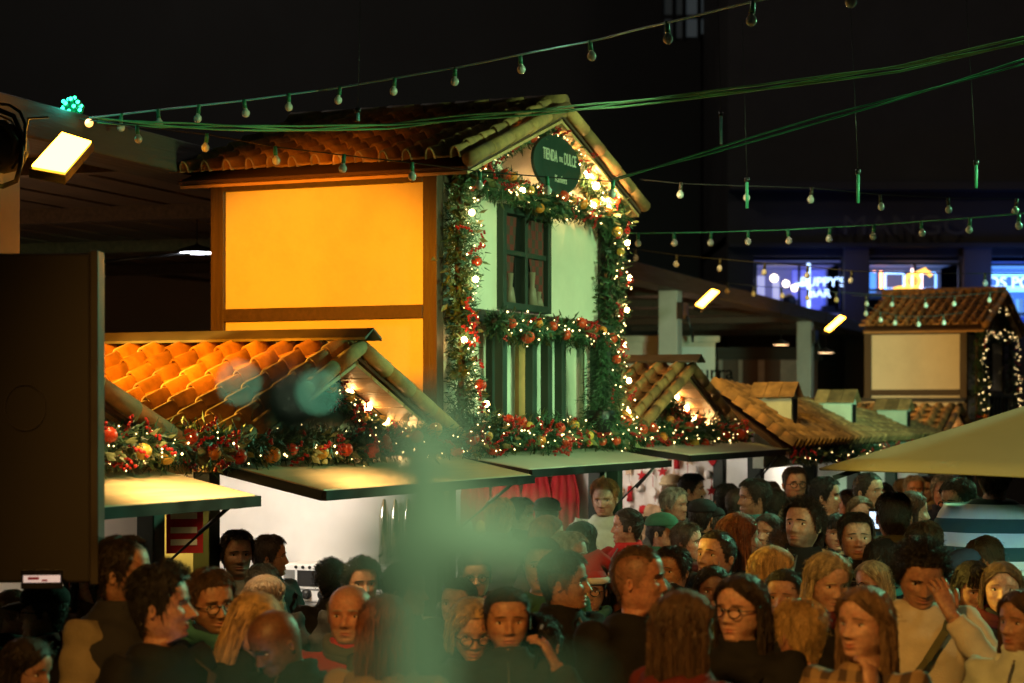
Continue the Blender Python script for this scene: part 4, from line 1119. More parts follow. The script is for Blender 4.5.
def skin_mat(key, col, beard=0., scalp=0., hcol=(.03, .02, .012)):
    k = (key, round(beard, 2), round(scalp, 2), hcol)
    if k in SKINS: return SKINS[k]
    m, nt, b = nt_new('skin_'+key); N, L = nt.nodes, nt.links
    at = N.new('ShaderNodeVertexColor'); at.layer_name = 'mask'; sp = N.new('ShaderNodeSeparateColor'); L.new(at.outputs[0], sp.inputs[0])
    tc = N.new('ShaderNodeTexCoord'); no = N.new('ShaderNodeTexNoise'); no.inputs['Scale'].default_value = 22; no.inputs['Detail'].default_value = 6; L.new(tc.outputs['Object'], no.inputs[0])
    cr = N.new('ShaderNodeValToRGB'); cr.color_ramp.elements[0].position = .32; cr.color_ramp.elements[1].position = .7
    cr.color_ramp.elements[0].color = lin([col[0]*.80, col[1]*.62, col[2]*.58]); cr.color_ramp.elements[1].color = lin([min(1, c*1.08) for c in col]); L.new(no.outputs[0], cr.inputs[0])
    n3 = N.new('ShaderNodeTexNoise'); n3.inputs['Scale'].default_value = 75; n3.inputs['Detail'].default_value = 3; L.new(tc.outputs['Object'], n3.inputs[0])
    m3 = N.new('ShaderNodeMapRange'); m3.inputs[1].default_value = .35; m3.inputs[2].default_value = .68; m3.inputs[3].default_value = .78; m3.inputs[4].default_value = 1.12; L.new(n3.outputs[0], m3.inputs[0])
    v3 = N.new('ShaderNodeVectorMath'); v3.operation = 'SCALE'; L.new(cr.outputs[0], v3.inputs[0]); L.new(m3.outputs[0], v3.inputs['Scale'])
    def mixc(fac, a, c, amt):
        mu = N.new('ShaderNodeMath'); mu.operation = 'MULTIPLY'; L.new(fac, mu.inputs[0]); mu.inputs[1].default_value = amt
        mx = N.new('ShaderNodeMix'); mx.data_type = 'RGBA'; L.new(mu.outputs[0], mx.inputs[0]); L.new(a, mx.inputs[6]); mx.inputs[7].default_value = lin(c); return mx.outputs[2]
    c = mixc(sp.outputs[0], v3.outputs[0], (col[0]*.72, col[1]*.38, col[2]*.36), .8)
    if beard: c = mixc(sp.outputs[1], c, hcol, beard)
    if scalp: c = mixc(sp.outputs[2], c, hcol, scalp)
    L.new(c, b.inputs['Base Color']); b.inputs['Roughness'].default_value = .47; b.inputs['Specular IOR Level'].default_value = .45
    b.inputs['Subsurface Weight'].default_value = .18; b.inputs['Subsurface Scale'].default_value = .012; b.inputs['Subsurface Radius'].default_value = (1, .35, .2)
    bp = N.new('ShaderNodeBump'); bp.inputs['Strength'].default_value = .35; bp.inputs['Distance'].default_value = .004
    n2 = N.new('ShaderNodeTexNoise'); n2.inputs['Scale'].default_value = 160; L.new(tc.outputs['Object'], n2.inputs[0]); L.new(n2.outputs[0], bp.inputs['Height']); L.new(bp.outputs[0], b.inputs['Normal'])
    SKINS[k] = m; return m
EYEW = mat('eye_white', (.62, .58, .53), .25, var=.05); IRIS = mat('iris_dark', (.018, .011, .007), .15)
TONES = {'fair': (.50, .31, .22), 'tan': (.42, .24, .15), 'olive': (.35, .195, .115), 'brown': (.17, .085, .05), 'dark': (.075, .038, .024), 'ruddy': (.48, .25, .17)}
HAIRC = {'black': (.010, .008, .007), 'dark': (.022, .014, .009), 'brown': (.06, .034, .018), 'lightbrown': (.14, .085, .045), 'auburn': (.13, .042, .015), 'blond': (.36, .23, .09), 'ashblond': (.32, .26, .15), 'grey': (.24, .23, .21), 'ginger': (.26, .10, .03)}
def hair_mat(k): 
    c = HAIRC[k]; return mat('hair_'+k, c, .5, var=.5, scale=5, attr='rnd', spec=.4, ar=(.45, 1.7), stretch=(9, 9, 1.2), bump=.9, bscale=16)

# ---------------------------------------------------------------- hair
def S_pt(th, z, off):
    x, y, zz = head_pts(np.array([th]), np.array([min(z, .997)]), feat=False)
    x, y = float(x[0]), float(y[0])
    zc = .55; v = Vector((x, y, (z-zc)))
    n = v.normalized() if v.length > 1e-6 else Vector((0, 0, 1))
    return Vector((x, y, z))+n*off
HAIRM = {}
def hair_style(key):
    """mesh in head units scaled to metres, origin at the feet"""
    if key in HAIRM: return HAIRM[key]
    rg = random.Random(sum(map(ord, key))*7)
    mb = MB()
    style, opt = (key.split(':')+[''])[:2]
    def tom(v): return Vector((v.x*HS, v.y*HS+.015, ZC+v.z*HS))
    rec = .10 if 'rec' in opt else 0.
    thick = {'buzz': .012, 'fade': .05, 'short': .06, 'quiff': .10, 'curly': .10, 'long': .05, 'bob': .075, 'pony': .03, 'bun': .03, 'grannie': .10, 'sides': .03, 'fringe': .055}[style]
    def ok(th, z):
        hl = float(hairline(abs(th), rec))
        if style == 'sides': return z > hl and z < .72 and abs(th) > 1.2
        if style in ('long', 'bob', 'pony', 'bun', 'fringe', 'grannie') : hl = min(hl, .34 if abs(th) > 1.3 else 9) 
        return z > hl
    def tk(th, z):
        t = thick
        if style in ('fade', 'quiff'): t = thick*(.22+.78*float(sstep(.60, .80, np.array(z))))
        if style == 'quiff': t *= 1+.5*max(0, math.cos(th))*float(sstep(.7, .85, np.array(z)))
        if style == 'short': t = thick*(.4+.6*float(sstep(.45, .8, np.array(z))))
        return t
    # scalp shell
    nth, nz = 60, 30
    zz = [ .06+(.997-.06)*(i/(nz))**.8 for i in range(nz+1)]
    ths = [2*math.pi*j/nth-math.pi for j in range(nth)]
    idx = {}; vs = []
    for i, z in enumerate(zz):
        for j, th in enumerate(ths):
            idx[i, j] = len(vs); w = noise.noise(Vector((th*3, z*9, len(key))))
            vs.append(tom(S_pt(th, z, tk(th, z)*(.62+.22*w)+.008)))
    fs = []
    for i in range(nz):
        for j in range(nth):
            zm = (zz[i]+zz[i+1])/2; tm = ths[j]+math.pi/nth
            if ok(tm, zm): fs.append((idx[i, j], idx[i, (j+1) % nth], idx[i+1, (j+1) % nth], idx[i+1, j]))
    if style != 'sides': fs.append(tuple(idx[nz, j] for j in range(nth)))
    mb.add(vs, fs, 0, .4, True)
    # strands
    N = {'buzz': 1400, 'fade': 2000, 'short': 2200, 'quiff': 2200, 'curly': 2200, 'long': 3200, 'bob': 2600, 'pony': 900, 'bun': 900, 'grannie': 1300, 'sides': 600, 'fringe': 1500}[style]
    part = .25 if 'side' in opt else .0
    zend = {'long': -.85, 'bob': .02, 'fringe': -.75, 'grannie': .2}.get(style, 0)
    if 'mid' in opt: zend = -.4
    made = 0; tries = 0
    while made < N and tries < N*12:
        tries += 1
        th = rg.uniform(-math.pi, math.pi); z = 1-(1-.06)*rg.random()**1.25
        if not ok(th, z): continue
        made += 1; pts = []; rv = rg.random()
        if style in ('buzz', 'fade', 'short', 'quiff', 'sides'):
            L_ = {'buzz': .05, 'fade': .16, 'short': .17, 'quiff': .2, 'sides': .12}[style]*rg.uniform(.6, 1.2)
            t = tk(th, z); a = rg.gauss(0, .12); n = 4; sgn = -1
            if style == 'quiff' and z > .74 and abs(th) < 1.6: sgn = .35
            for q in range(n+1):
                f = q/n; zz_ = z+sgn*L_*f*(.45+.55*(1-z)); 
                pts.append(S_pt(th+a*f, max(min(zz_, .995), .03), t*(.45+.75*math.sin(min(1, f*1.3)*1.4))*rg.uniform(.92, 1.1)))
            wd = .0085
        elif style == 'curly':
            p0 = S_pt(th, z, .02); d = (p0-Vector((0, 0, .55))).normalized(); t1 = d.orthogonal().normalized(); t2 = d.cross(t1); ph = rg.random()*6.28; rr = rg.uniform(.02, .04)
            ln = thick*rg.uniform(.8, 1.7); n = 7
            for q in range(n+1):
                f = q/n; an = ph+f*6.5; pts.append(p0+d*ln*f+t1*math.cos(an)*rr+t2*math.sin(an)*rr-Vector((0, 0, .02*f)))
            wd = .011
        elif style in ('pony', 'bun'):
            n = 6; tgt = math.pi*(1 if th > 0 else -1)
            for q in range(n+1):
                f = q/n; pts.append(S_pt(th+(tgt-th)*f*.9, z+(.62-z)*f, .02+.012*rg.random()))
            wd = .011
        else:
            sg = 1 if th-part > 0 else -1; n = 9; t = rg.random()
            fin = max(abs(th), 1.32+.22*t) if style != 'grannie' else max(abs(th), 1.0+.2*t)
            if style == 'fringe' and abs(th) < .95 and z > .8:
                for q in range(6):
                    f = q/5; pts.append(S_pt(th*(1-.1*f), max(.60+.04*rg.random(), z-f*.4), thick*.9*(.5+.5*f)))
                wd = .012
            else:
                z1 = .48; th1 = sg*fin; ze = zend*rg.uniform(.82, 1.06)
                if abs(th) > 2.2 and style == 'long': ze -= .06
                for q in range(n+1):
                    f = q/n
                    if f < .5:
                        g_ = f/.5; zz_ = z+(min(z, z1)-z)*g_; a_ = th+(th1-th)*min(1, g_*1.15)
                        pts.append(S_pt(a_, zz_, thick*(.55+.6*t)*(.4+.6*g_)))
                    else:
                        g_ = (f-.5)/.5; base = S_pt(th1, min(z, z1), thick*(.55+.6*t)); wv = .02*math.sin(g_*6+t*9+th*3)
                        infl = 1+.10*math.sin(g_*2.2) if style != 'grannie' else 1+.03*g_
                        x_, y_ = base.x*infl+wv*.6, base.y*infl+wv*.5
                        if style == 'bob': x_ *= 1-.12*g_**3; y_ *= 1-.12*g_**3
                        pts.append(Vector((x_, max(y_, -.18) if abs(th1) > 1.25 else y_, base.z+(ze-base.z)*g_)))
                wd = .0095
        out = []
        for q, p in enumerate(pts):
            out.append(tom(p+Vector((rg.gauss(0, .007), rg.gauss(0, .007), rg.gauss(0, .005)))+(p-Vector((0, 0, .5))).normalized()*abs(rg.gauss(0, .012))))
        side = (out[-1]-out[0]).cross(Vector((rg.gauss(0, 1), rg.gauss(0, 1), rg.gauss(0, .4)))).normalized()*wd*HS*.5
        v2 = []; k = len(out)
        for q, p in enumerate(out):
            tp = 1 if q < k-2 else (.75 if q == k-2 else .25); v2 += [p-side*tp, p+side*tp]
        mb.add(v2, [(2*q, 2*q+1, 2*q+3, 2*q+2) for q in range(k-1)], 0, rv, True)
    for i in range(150 if style not in ('buzz', 'sides') else 0):      # stray hairs
        th = rg.uniform(-math.pi, math.pi); z = rg.uniform(.4, .99)
        if not ok(th, z): continue
        p0 = S_pt(th, z, thick*.8); d = (p0-Vector((0, 0, .5))).normalized(); t1 = Vector((rg.gauss(0, 1), rg.gauss(0, 1), rg.gauss(-.6, .6)))
        t1 = (t1-d*t1.dot(d)*.7).normalized(); L_ = rg.uniform(.08, .22); pts = [tom(p0+(t1*f+d*.28*math.sin(f*2.4))*L_) for f in (0, .35, .7, 1)]
        side = (pts[-1]-pts[0]).cross(d).normalized()*.0009; v2 = []
        for p in pts: v2 += [p-side, p+side]
        mb.add(v2, [(2*q, 2*q+1, 2*q+3, 2*q+2) for q in range(3)], 0, rg.random(), True)
    if style in ('pony', 'bun'):
        c = S_pt(math.pi, .64, .06)
        for i in range(500):
            rv = rg.random(); v = Vector((rg.gauss(0, 1), rg.gauss(0, 1), rg.gauss(0, 1))).normalized()
            if style == 'bun':
                t1 = v.orthogonal().normalized(); pts = [tom(c+Vector((0, .06, .02))+(v*math.cos(a)+t1*math.sin(a))*.125) for a in (0, .5, 1., 1.5)]
            else:
                o1 = v*.055; pts = [tom(c+o1*.5), tom(c+Vector((0, .11, .0))+o1), tom(c+Vector((0, .15, -.25))+o1*1.2), tom(c+Vector((0, .11, -.6))+o1), tom(c+Vector((0, .09, -.85-.1*rg.random()))+o1*.5)]
            side = (pts[-1]-pts[0]).cross(v).normalized()*.0018
            v2 = []
            for p in pts: v2 += [p-side, p+side]
            mb.add(v2, [(2*q, 2*q+1, 2*q+3, 2*q+2) for q in range(len(pts)-1)], 0, rv, True)
        if style == 'bun': mb.ball(tom(c+Vector((0, .06, .02))), .11*HS, 12, 8)
    me = mb.mesh('hair', [hair_mat('dark')]); HAIRM[key] = me
    return me

# ---------------------------------------------------------------- garments (fused surfaces)
GARM = {}
def garment(pose, kind, build, fem):
    key = (pose, kind, round(build, 1), round(fem, 1))
    if key in GARM: return GARM[key]
    mb = MB(); n = 28; g = {'knit': .016, 'jacket': .026, 'shirt': .017, 'vest': .034}[kind]*1.0
    vs = []; rows = [(1.475, .072, .066, .022)]+TOR
    sc_ = build*(1-.05*fem)
    for (z, hw, hd, yc) in rows:
        for j in range(n):
            a = 2*math.pi*j/n; s, c = math.sin(a), math.cos(a)
            bust = .022*fem*math.exp(-((z-1.27)/.07)**2)*max(0, c)**2
            belly = .016*(1-fem)*math.exp(-((z-1.05)/.12)**2)*max(0, c)
            w_ = .97 if z > 1.0 else 1.0
            vs.append(((hw*sc_+g)*math.copysign(abs(s)**.82, s), -(hd*sc_+g+bust+belly)*math.copysign(abs(c)**.88, c)+yc, z))
    k = len(rows)
    mb.add(vs, [(i*n+j, i*n+(j+1) % n, (i+1)*n+(j+1) % n, (i+1)*n+j) for i in range(k-1) for j in range(n)]+[tuple(range(n)), tuple(reversed([(k-1)*n+j for j in range(n)]))], 0)
    if kind != 'vest':
        for sd in (-1, 1):
            s, e, w_ = arm_chain(sd, *POSES[pose][sd])
            s = Vector((s.x*sc_, s.y, s.z)); ins = Vector((s.x*.55, s.y, s.z-.03)); fw = (w_-e).normalized()
            g2 = g*1.05
            mb.tube([ins, s, s.lerp(e, .35), s.lerp(e, .7), e, e.lerp(w_, .35), e.lerp(w_, .7), w_-fw*.02], [.062+g2, .061*sc_+g2, .054*sc_+g2, .048+g2, .046+g2, .043+g2, .036+g2, .031+g2], 12)
    # collar
    if kind in ('jacket', 'vest'): mb.lathe([(.092, -.04), (.086, .05), (.070, .055), (.05, -.04)], 18, M=Matrix.Translation((0, .022, 1.47)) @ Matrix.Scale(1.05, 4, (0, 1, 0)))
    else: mb.lathe([(.094, -.04), (.083, .012), (.066, .014), (.05, -.04)], 18, M=Matrix.Translation((0, .02, 1.47)))
    me = mb.mesh('tmp', [BLACKP]); o = bpy.data.objects.new('tmp', me); COL.objects.link(o)
    rm = o.modifiers.new('R', 'REMESH'); rm.mode = 'VOXEL'; rm.voxel_size = .0165
    sm = o.modifiers.new('S', 'SMOOTH'); sm.factor = .5; sm.iterations = 4
    dg = bpy.context.evaluated_depsgraph_get(); dg.update()
    ev = o.evaluated_get(dg); m2 = bpy.data.meshes.new_from_object(ev)
    bpy.data.objects.remove(o)
    nv = len(m2.vertices); co_ = np.zeros(nv*3); m2.vertices.foreach_get('co', co_); co_ = co_.reshape(-1, 3)
    nn = np.zeros(nv*3); m2.vertices.foreach_get('normal', nn); nn = nn.reshape(-1, 3)
    amp = {'knit': .015, 'jacket': .022, 'shirt': .015, 'vest': .014}[kind]
    ofs = sum(map(ord, pose+kind))
    d = np.array([noise.noise(Vector((p[0]*5+ofs, p[1]*5, p[2]*13+p[0]*6)))+.5*noise.noise(Vector((p[0]*14, p[1]*14+ofs, p[2]*26))) for p in co_])
    co_ = co_+nn*(d*amp)[:, None]
    m2.vertices.foreach_set('co', co_.ravel()); m2.polygons.foreach_set('use_smooth', [True]*len(m2.polygons)); m2.update()
    m2.name = kind
    m2.materials.clear(); m2.materials.append(BLACKP)
    GARM[key] = m2
    return m2
def trousers():
    if 'tr' in GARM: return GARM['tr']
    mb = MB()
    for sd in (-1, 1):
        mb.tube([(sd*.06, .012, .95), (sd*.085, .015, .86), (sd*.097, .01, .70), (sd*.1, -.0, .48), (sd*.102, .012, .30), (sd*.102, .018, .07)], [.11, .108, .092, .072, .066, .062], 14, 0)
    mb.lathe([(.001, .86), (.15, .87), (.172, .95), (.165, 1.0), (.001, 1.0)], 18, M=Matrix.Scale(.75, 4, (0, 1, 0)))
    GARM['tr'] = mb.mesh('trousers', [BLACKP]); return GARM['tr']
def shoe_mesh():
    if 'sh' in GARM: return GARM['sh']
    mb = MB()
    for sd in (-1, 1):
        vs = []; n = 12
        for (y, w_, h) in ((.075, .03, .07), (.05, .04, .10), (.0, .042, .09), (-.08, .048, .06), (-.14, .045, .045), (-.175, .025, .03)):
            for j in range(n):
                a = 2*math.pi*j/n; vs.append((sd*.105+w_*math.cos(a), y, max(.0, h/2+h/2*math.sin(a))))
        mb.add(vs, [(i*n+j, i*n+(j+1) % n, (i+1)*n+(j+1) % n, (i+1)*n+j) for i in range(5) for j in range(n)]+[tuple(range(n)), tuple(5*n+j for j in range(n))], 0, .5, True)
    GARM['sh'] = mb.mesh('shoes', [BLACKP]); return GARM['sh']
def cloth_mat(name, col, **k): return mat('cloth_'+name, col, .85, var=.22, scale=7, bump=.35, bscale=140, spec=.2, **k)
def stripe_mat(name, c1, c2, freq, axis=2, c3=None):
    nm = 'cloth_'+name
    if nm in MATS: return MATS[nm]
    m, nt, b = nt_new(nm); N, L = nt.nodes, nt.links
    tc = N.new('ShaderNodeTexCoord'); sp = N.new('ShaderNodeSeparateXYZ'); L.new(tc.outputs['Object'], sp.inputs[0])
    def wave(out, fr):
        a = N.new('ShaderNodeMath'); a.operation = 'MULTIPLY'; L.new(out, a.inputs[0]); a.inputs[1].default_value = fr
        f = N.new('ShaderNodeMath'); f.operation = 'FRACT'; L.new(a.outputs[0], f.inputs[0])
        g_ = N.new('ShaderNodeMath'); g_.operation = 'GREATER_THAN'; L.new(f.outputs[0], g_.inputs[0]); g_.inputs[1].default_value = .5; return g_.outputs[0]
    w1 = wave(sp.outputs[axis], freq); fac = w1
    mx = N.new('ShaderNodeMix'); mx.data_type = 'RGBA'; L.new(fac, mx.inputs[0]); mx.inputs[6].default_value = lin(c1); mx.inputs[7].default_value = lin(c2); out = mx.outputs[2]
    if c3:
        w2 = wave(sp.outputs[0], freq*1.1); m2 = N.new('ShaderNodeMath'); m2.operation = 'MULTIPLY'; L.new(w2, m2.inputs[0]); m2.inputs[1].default_value = .6
        mx2 = N.new('ShaderNodeMix'); mx2.data_type = 'RGBA'; L.new(m2.outputs[0], mx2.inputs[0]); L.new(out, mx2.inputs[6]); mx2.inputs[7].default_value = lin(c3); out = mx2.outputs[2]
    L.new(out, b.inputs['Base Color']); b.inputs['Roughness'].default_value = .85
    MATS[nm] = m; return m
CL = dict(black=cloth_mat('black', (.011, .011, .012)), navy=cloth_mat('navy', (.014, .02, .045)), grey=cloth_mat('grey', (.10, .10, .10)), white=cloth_mat('white', (.62, .62, .58)), cream=cloth_mat('cream', (.55, .50, .38)),
          tan=cloth_mat('tan', (.30, .20, .11)), red=cloth_mat('red', (.40, .02, .02)), maroon=cloth_mat('maroon', (.09, .015, .015)), olive=cloth_mat('olive', (.10, .10, .05)), green=cloth_mat('green', (.03, .10, .06)),
          teal=cloth_mat('teal', (.05, .18, .18)), denim=cloth_mat('denim', (.03, .05, .10)), brown=cloth_mat('brown', (.07, .045, .03)), pale=cloth_mat('pale_mint', (.52, .60, .52)), charcoal=cloth_mat('charcoal', (.03, .03, .032)),
          plaid=stripe_mat('plaid', (.22, .13, .06), (.07, .045, .03), 13, 2, (.35, .24, .12)), stripes=stripe_mat('stripes', (.72, .70, .62), (.03, .075, .06), 7.2), khaki=cloth_mat('khaki', (.27, .22, .13)), pink=cloth_mat('pink', (.4, .2, .2)))
def set_mat(o, m, slot=0):
    o.material_slots[slot].link = 'OBJECT'; o.material_slots[slot].material = m
GLASSF = mat('spectacle_frame', (.012, .01, .009), .3)
LENS = None
def glasses_mesh():
    if 'gl' in GARM: return GARM['gl']
    mb = MB()
    def hp(x, y, z): return Vector((x*HS, y*HS+.015, ZC+z*HS))
    for sd in (-1, 1):
        pts = [hp(sd*(.15+.105*math.cos(2*math.pi*i/20)), -.455+.10*abs(.15+.105*math.cos(2*math.pi*i/20))**1.5, .47+.088*math.sin(2*math.pi*i/20)) for i in range(21)]
        mb.tube(pts, .0026, 6, 0)
        mb.tube([hp(sd*.255, -.44, .49), hp(sd*.33, -.3, .49), hp(sd*.36, .05, .47), hp(sd*.355, .1, .42)], .0026, 6, 0)
    mb.tube([hp(-.045, -.452, .49), hp(0, -.465, .505), hp(.045, -.452, .49)], .0026, 6, 0)
    GARM['gl'] = mb.mesh('glasses', [GLASSF]); return GARM['gl']
def hat_mesh(kind):
    if kind in GARM: return GARM[kind]
    mb = MB()
    def tom(v): return Vector((v.x*HS, v.y*HS+.015, ZC+v.z*HS))
    def dome(z0, off, top=1.0, mi=0, puff=0):
        nth, nz = 36, 12; vs = []
        for shell in (0, 1):
            for i in range(nz+1):
                z = z0+(.997-z0)*i/nz
                for j in range(nth):
                    th = 2*math.pi*j/nth; vs.append(tom(S_pt(th, z, off+puff*math.sin(math.pi*i/nz)-(.02 if shell else 0))))
        k = (nz+1)*nth
        fs = [(i*nth+j, i*nth+(j+1) % nth, (i+1)*nth+(j+1) % nth, (i+1)*nth+j) for i in range(nz) for j in range(nth)]+[tuple(nz*nth+j for j in range(nth))]
        fs += [(j, k+j, k+(j+1) % nth, (j+1) % nth) for j in range(nth)]
        mb.add(vs, fs, mi, .5, True)
    if kind == 'cap':
        dome(.66, .055, puff=.04)
        vs = []; nth = 17
        for f in (0, .5, 1):
            for lay in (0, 1):
                for j in range(nth):
                    th = -1.15+2.3*j/(nth-1); p = S_pt(th, .67, .05); ext = f*.36*math.cos(th*.8)
                    vs.append(tom(Vector((p.x*(1+.06*f), p.y-ext, .675-.10*f*f*.9-.05*(abs(th)/1.15)**2*f-.018*lay))))
        def ix(a, l, j): return (a*2+l)*nth+j
        fs = []
        for a in range(2):
            for j in range(nth-1):
                fs.append((ix(a,0,j), ix(a,0,j+1), ix(a+1,0,j+1), ix(a+1,0,j))); fs.append((ix(a,1,j+1), ix(a,1,j), ix(a+1,1,j), ix(a+1,1,j+1)))
        for j in range(nth-1): fs.append((ix(2,0,j), ix(2,0,j+1), ix(2,1,j+1), ix(2,1,j)))
        mb.add(vs, fs, 0, .5, True); mb.ball(tom(Vector((0, 0, 1.10))), .008)
    elif kind == 'beanie':
        dome(.66, .06, puff=.06); 
        vs = [tom(S_pt(2*math.pi*j/36, .66, .085)) for j in range(37)]; mb.tube(vs, .012, 8)
    elif kind == 'santa':
        dome(.68, .06, mi=0, puff=.03)
        mb.tube([tom(Vector((0, .02, .9))), tom(Vector((.05, .05, 1.12))), tom(Vector((.2, .12, 1.24))), tom(Vector((.38, .2, 1.14))), tom(Vector((.48, .24, .95)))], [.085, .068, .048, .03, .016], 14, 0)
        vs = [tom(S_pt(2*math.pi*j/36, .70, .085)) for j in range(37)]; mb.tube(vs, .019, 10, 1)
        mb.ball(tom(Vector((.5, .25, .86))), .026, 12, 8, 1)
    GARM[kind] = mb.mesh(kind, [BLACKP, CL['white']] if kind == 'santa' else [BLACKP])
    return GARM[kind]

def hood_mesh():
    if 'hood' in GARM: return GARM['hood']
    mb = MB(); pts = []; rad = []
    for q in range(15):
        a = math.pi*(q/14)*1.5-math.pi*.25
        pts.append((.105*math.cos(a), .035+.085*math.sin(a), 1.455-.035*max(0, math.sin(a))+.012*math.sin(q*2.1))); rad.append(.022+.026*max(0, math.sin(a)))
    mb.tube(pts, rad, 12)
    mb.ball((0, .135, 1.37), .085, 14, 9, sc=(1.05, .42, 1.0))
    GARM['hood'] = mb.mesh('hood', [BLACKP]); return GARM['hood']
def zip_mesh(build):
    k = ('zip', round(build, 1))
    if k in GARM: return GARM[k]
    mb = MB(); mb.tube([(0, -.07, 1.47), (0, -.125*build, 1.40), (0, -.152*build-.012, 1.28), (0, -.148*build-.012, 1.14), (0, -.14*build-.014, .98)], .005, 6)
    GARM[k] = mb.mesh('zip', [BLACKP]); return GARM[k]
def scarf_mesh():
    if 'scarf' in GARM: return GARM['scarf']
    mb = MB()
    for lay in (0, 1):
        pts = []
        for q in range(25):
            a = 2*math.pi*q/24; pts.append((.094*math.cos(a), .02+.098*math.sin(a), 1.455+.036*lay+.012*math.sin(a*2+lay*2)+.014*math.sin(a)))
        mb.tube(pts, [.026+.004*math.sin(q*1.3) for q in range(25)], 10)
    mb.tube([(.03, -.085, 1.45), (.04, -.15, 1.40), (.045, -.178, 1.30), (.05, -.172, 1.16)], [.03, .034, .036, .03], 10)
    GARM['scarf'] = mb.mesh('scarf', [BLACKP]); return GARM['scarf']
def strap_mesh(build):
    k = ('strap', round(build, 1))
    if k in GARM: return GARM[k]
    mb = MB()
    pts = [(.13*build, .02, 1.452), (.10*build, -.10*build-.03, 1.385), (.03, -.148*build-.024, 1.28), (-.08*build, -.132*build-.024, 1.13), (-.16*build, -.06, 1.0), (-.2*build, .0, .95), (-.15*build, .1, 1.02), (.0, .142*build+.026, 1.2), (.1*build, .11*build+.026, 1.37), (.13*build, .02, 1.452)]
    for a, b in zip(pts, pts[1:]): mb.beam(a, b, .03, .006, up=(a[0], a[1]-.0, .3))
    mb.ball((-.235*build, .0, .88), .1, 12, 8, sc=(.5, 1.2, .9))
    GARM[k] = mb.mesh('bag_strap', [BLACKP]); return GARM[k]
PEOPLE = []
def person(px, py, h, yaw, hair, hc, tone, top, label, pose='folded', kind='jacket', pitch=0, roll=0, turn_=None, fem=0, build=1., beard=0, scalp=None, glasses=False, hat=None, hatm='black', nose=1., wid=1., trouser='denim', body=None, group='people in the market crowd', d=None, zadj=0, mirror=False):
    """px, py crown, h crown-to-chin in pixels; yaw head direction: 0 = to the viewer, + = towards the right of the picture"""
    hh = h*(.94 if hair.split(':')[0] not in ('buzz', 'sides') else 1.0)
    k1 = 1.735*hh/F/HS
    if d is None: d = CZ/(k1+(py-HY)/F)
    s = hh*d/F/HS
    s = max(.86, min(1.16, s))
    zc = CZ-(py-HY)/F*d; s = max(.84, min(1.2, zc/1.745)) if abs(zc/1.745-s) > .004 else s
    x = (px-CX)/F*d
    bearing = math.atan2(x, d)
    by = (yaw if abs(yaw) > 100 else yaw*.6) if body is None else body                       # body faces part of the way
    rel = R(yaw-by)
    base = -bearing+R(by)                                        # yaw + = right of picture -> rotate +z from -Y is towards +X
    i = len(PEOPLE)
    root = empty('person', (x, d, 0), base, label, 'person', group)
    if s != 1: root.scale = (s*(-1 if mirror else 1), s, s)
    sc = scalp if scalp is not None else (.55 if hair.startswith('buzz') else .75)
    sk = skin_mat(tone, TONES[tone], beard, sc, HAIRC[hc])
    rl = rel*(-1 if mirror else 1)
    me = body_mesh('body', pose, rl, R(pitch), R(roll), fem, wid, nose, build, sk, hair_mat(hc), i)
    b = bpy.data.objects.new('body', me); COL.objects.link(b); b.parent = root
    HM = head_matrix(rl, R(pitch), R(roll))
    def child(nm, mesh, m=None, head=False, slot=0):
        o = bpy.data.objects.new(nm, mesh); COL.objects.link(o); o.parent = root
        if m is not None: set_mat(o, m, slot)
        if head: o.matrix_basis = HM
        return o
    if hair != 'bald' and hat not in ('beanie_only',): 
        child('hair', hair_style(hair if not (hat and hair.split(':')[0] in ('quiff', 'curly', 'fade', 'short')) else 'buzz'), hair_mat(hc), True)
    g_ = child({'knit': 'sweater', 'jacket': 'jacket', 'shirt': 'shirt', 'vest': 'vest'}[kind], garment(pose, kind, build, fem), CL[top])
    if kind == 'vest': child('shirt', garment(pose, 'shirt', build, fem), CL['khaki'])
    if kind == 'jacket' and i % 3 == 0: child('hood', hood_mesh(), CL[top])
    if kind in ('jacket', 'vest') and i % 3 != 1: child('zip', zip_mesh(build), MATS['grey_metal'])
    if i % 5 == 1 and kind == 'jacket': child('scarf', scarf_mesh(), CL[('grey', 'maroon', 'tan', 'teal')[i % 4]])
    if i % 4 == 2: child('bag_strap', strap_mesh(build), CL[('brown', 'black', 'olive')[i % 3]])
    child('trousers', trousers(), CL[trouser]); child('shoes', shoe_mesh(), CL['black'])
    if glasses: child('glasses', glasses_mesh(), None, True)
    if hat: child({'cap': 'cap', 'beanie': 'beanie', 'santa': 'santa_hat'}[hat], hat_mesh(hat), CL[hatm], True)
    PEOPLE.append((root, pose, s, base, mirror))
    return root
PHONEG = mat('phone_case', (.01, .01, .011), .3)
def phone(root, loc, rot, label, glow=None, strength=2.):
    """a phone held by a person: loc in the person's own frame"""
    bpy.context.view_layer.update()
    M = root.matrix_world
    r = empty('phone', M @ Vector(loc), 0, label, 'phone', 'phones held in the crowd')
    r.rotation_euler = (M.to_3x3().normalized().to_4x4() @ Euler(rot).to_matrix().to_4x4()).to_euler()
    k = MB(); k.box((-.037, -.005, -.076), (.037, .005, .076)); k.build('body', PHONEG, r, bev=.003)
    k = MB(); k.box((-.033, -.0062, -.07), (.033, -.0055, .07)); k.build('screen', glow or mat('dark_glass', (.008, .009, .01), .06), r)
    k = MB(); k.box((-.03, .0055, .035), (-.005, .0075, .068)); k.build('camera_bump', PHONEG, r)
    return r
p_ = person
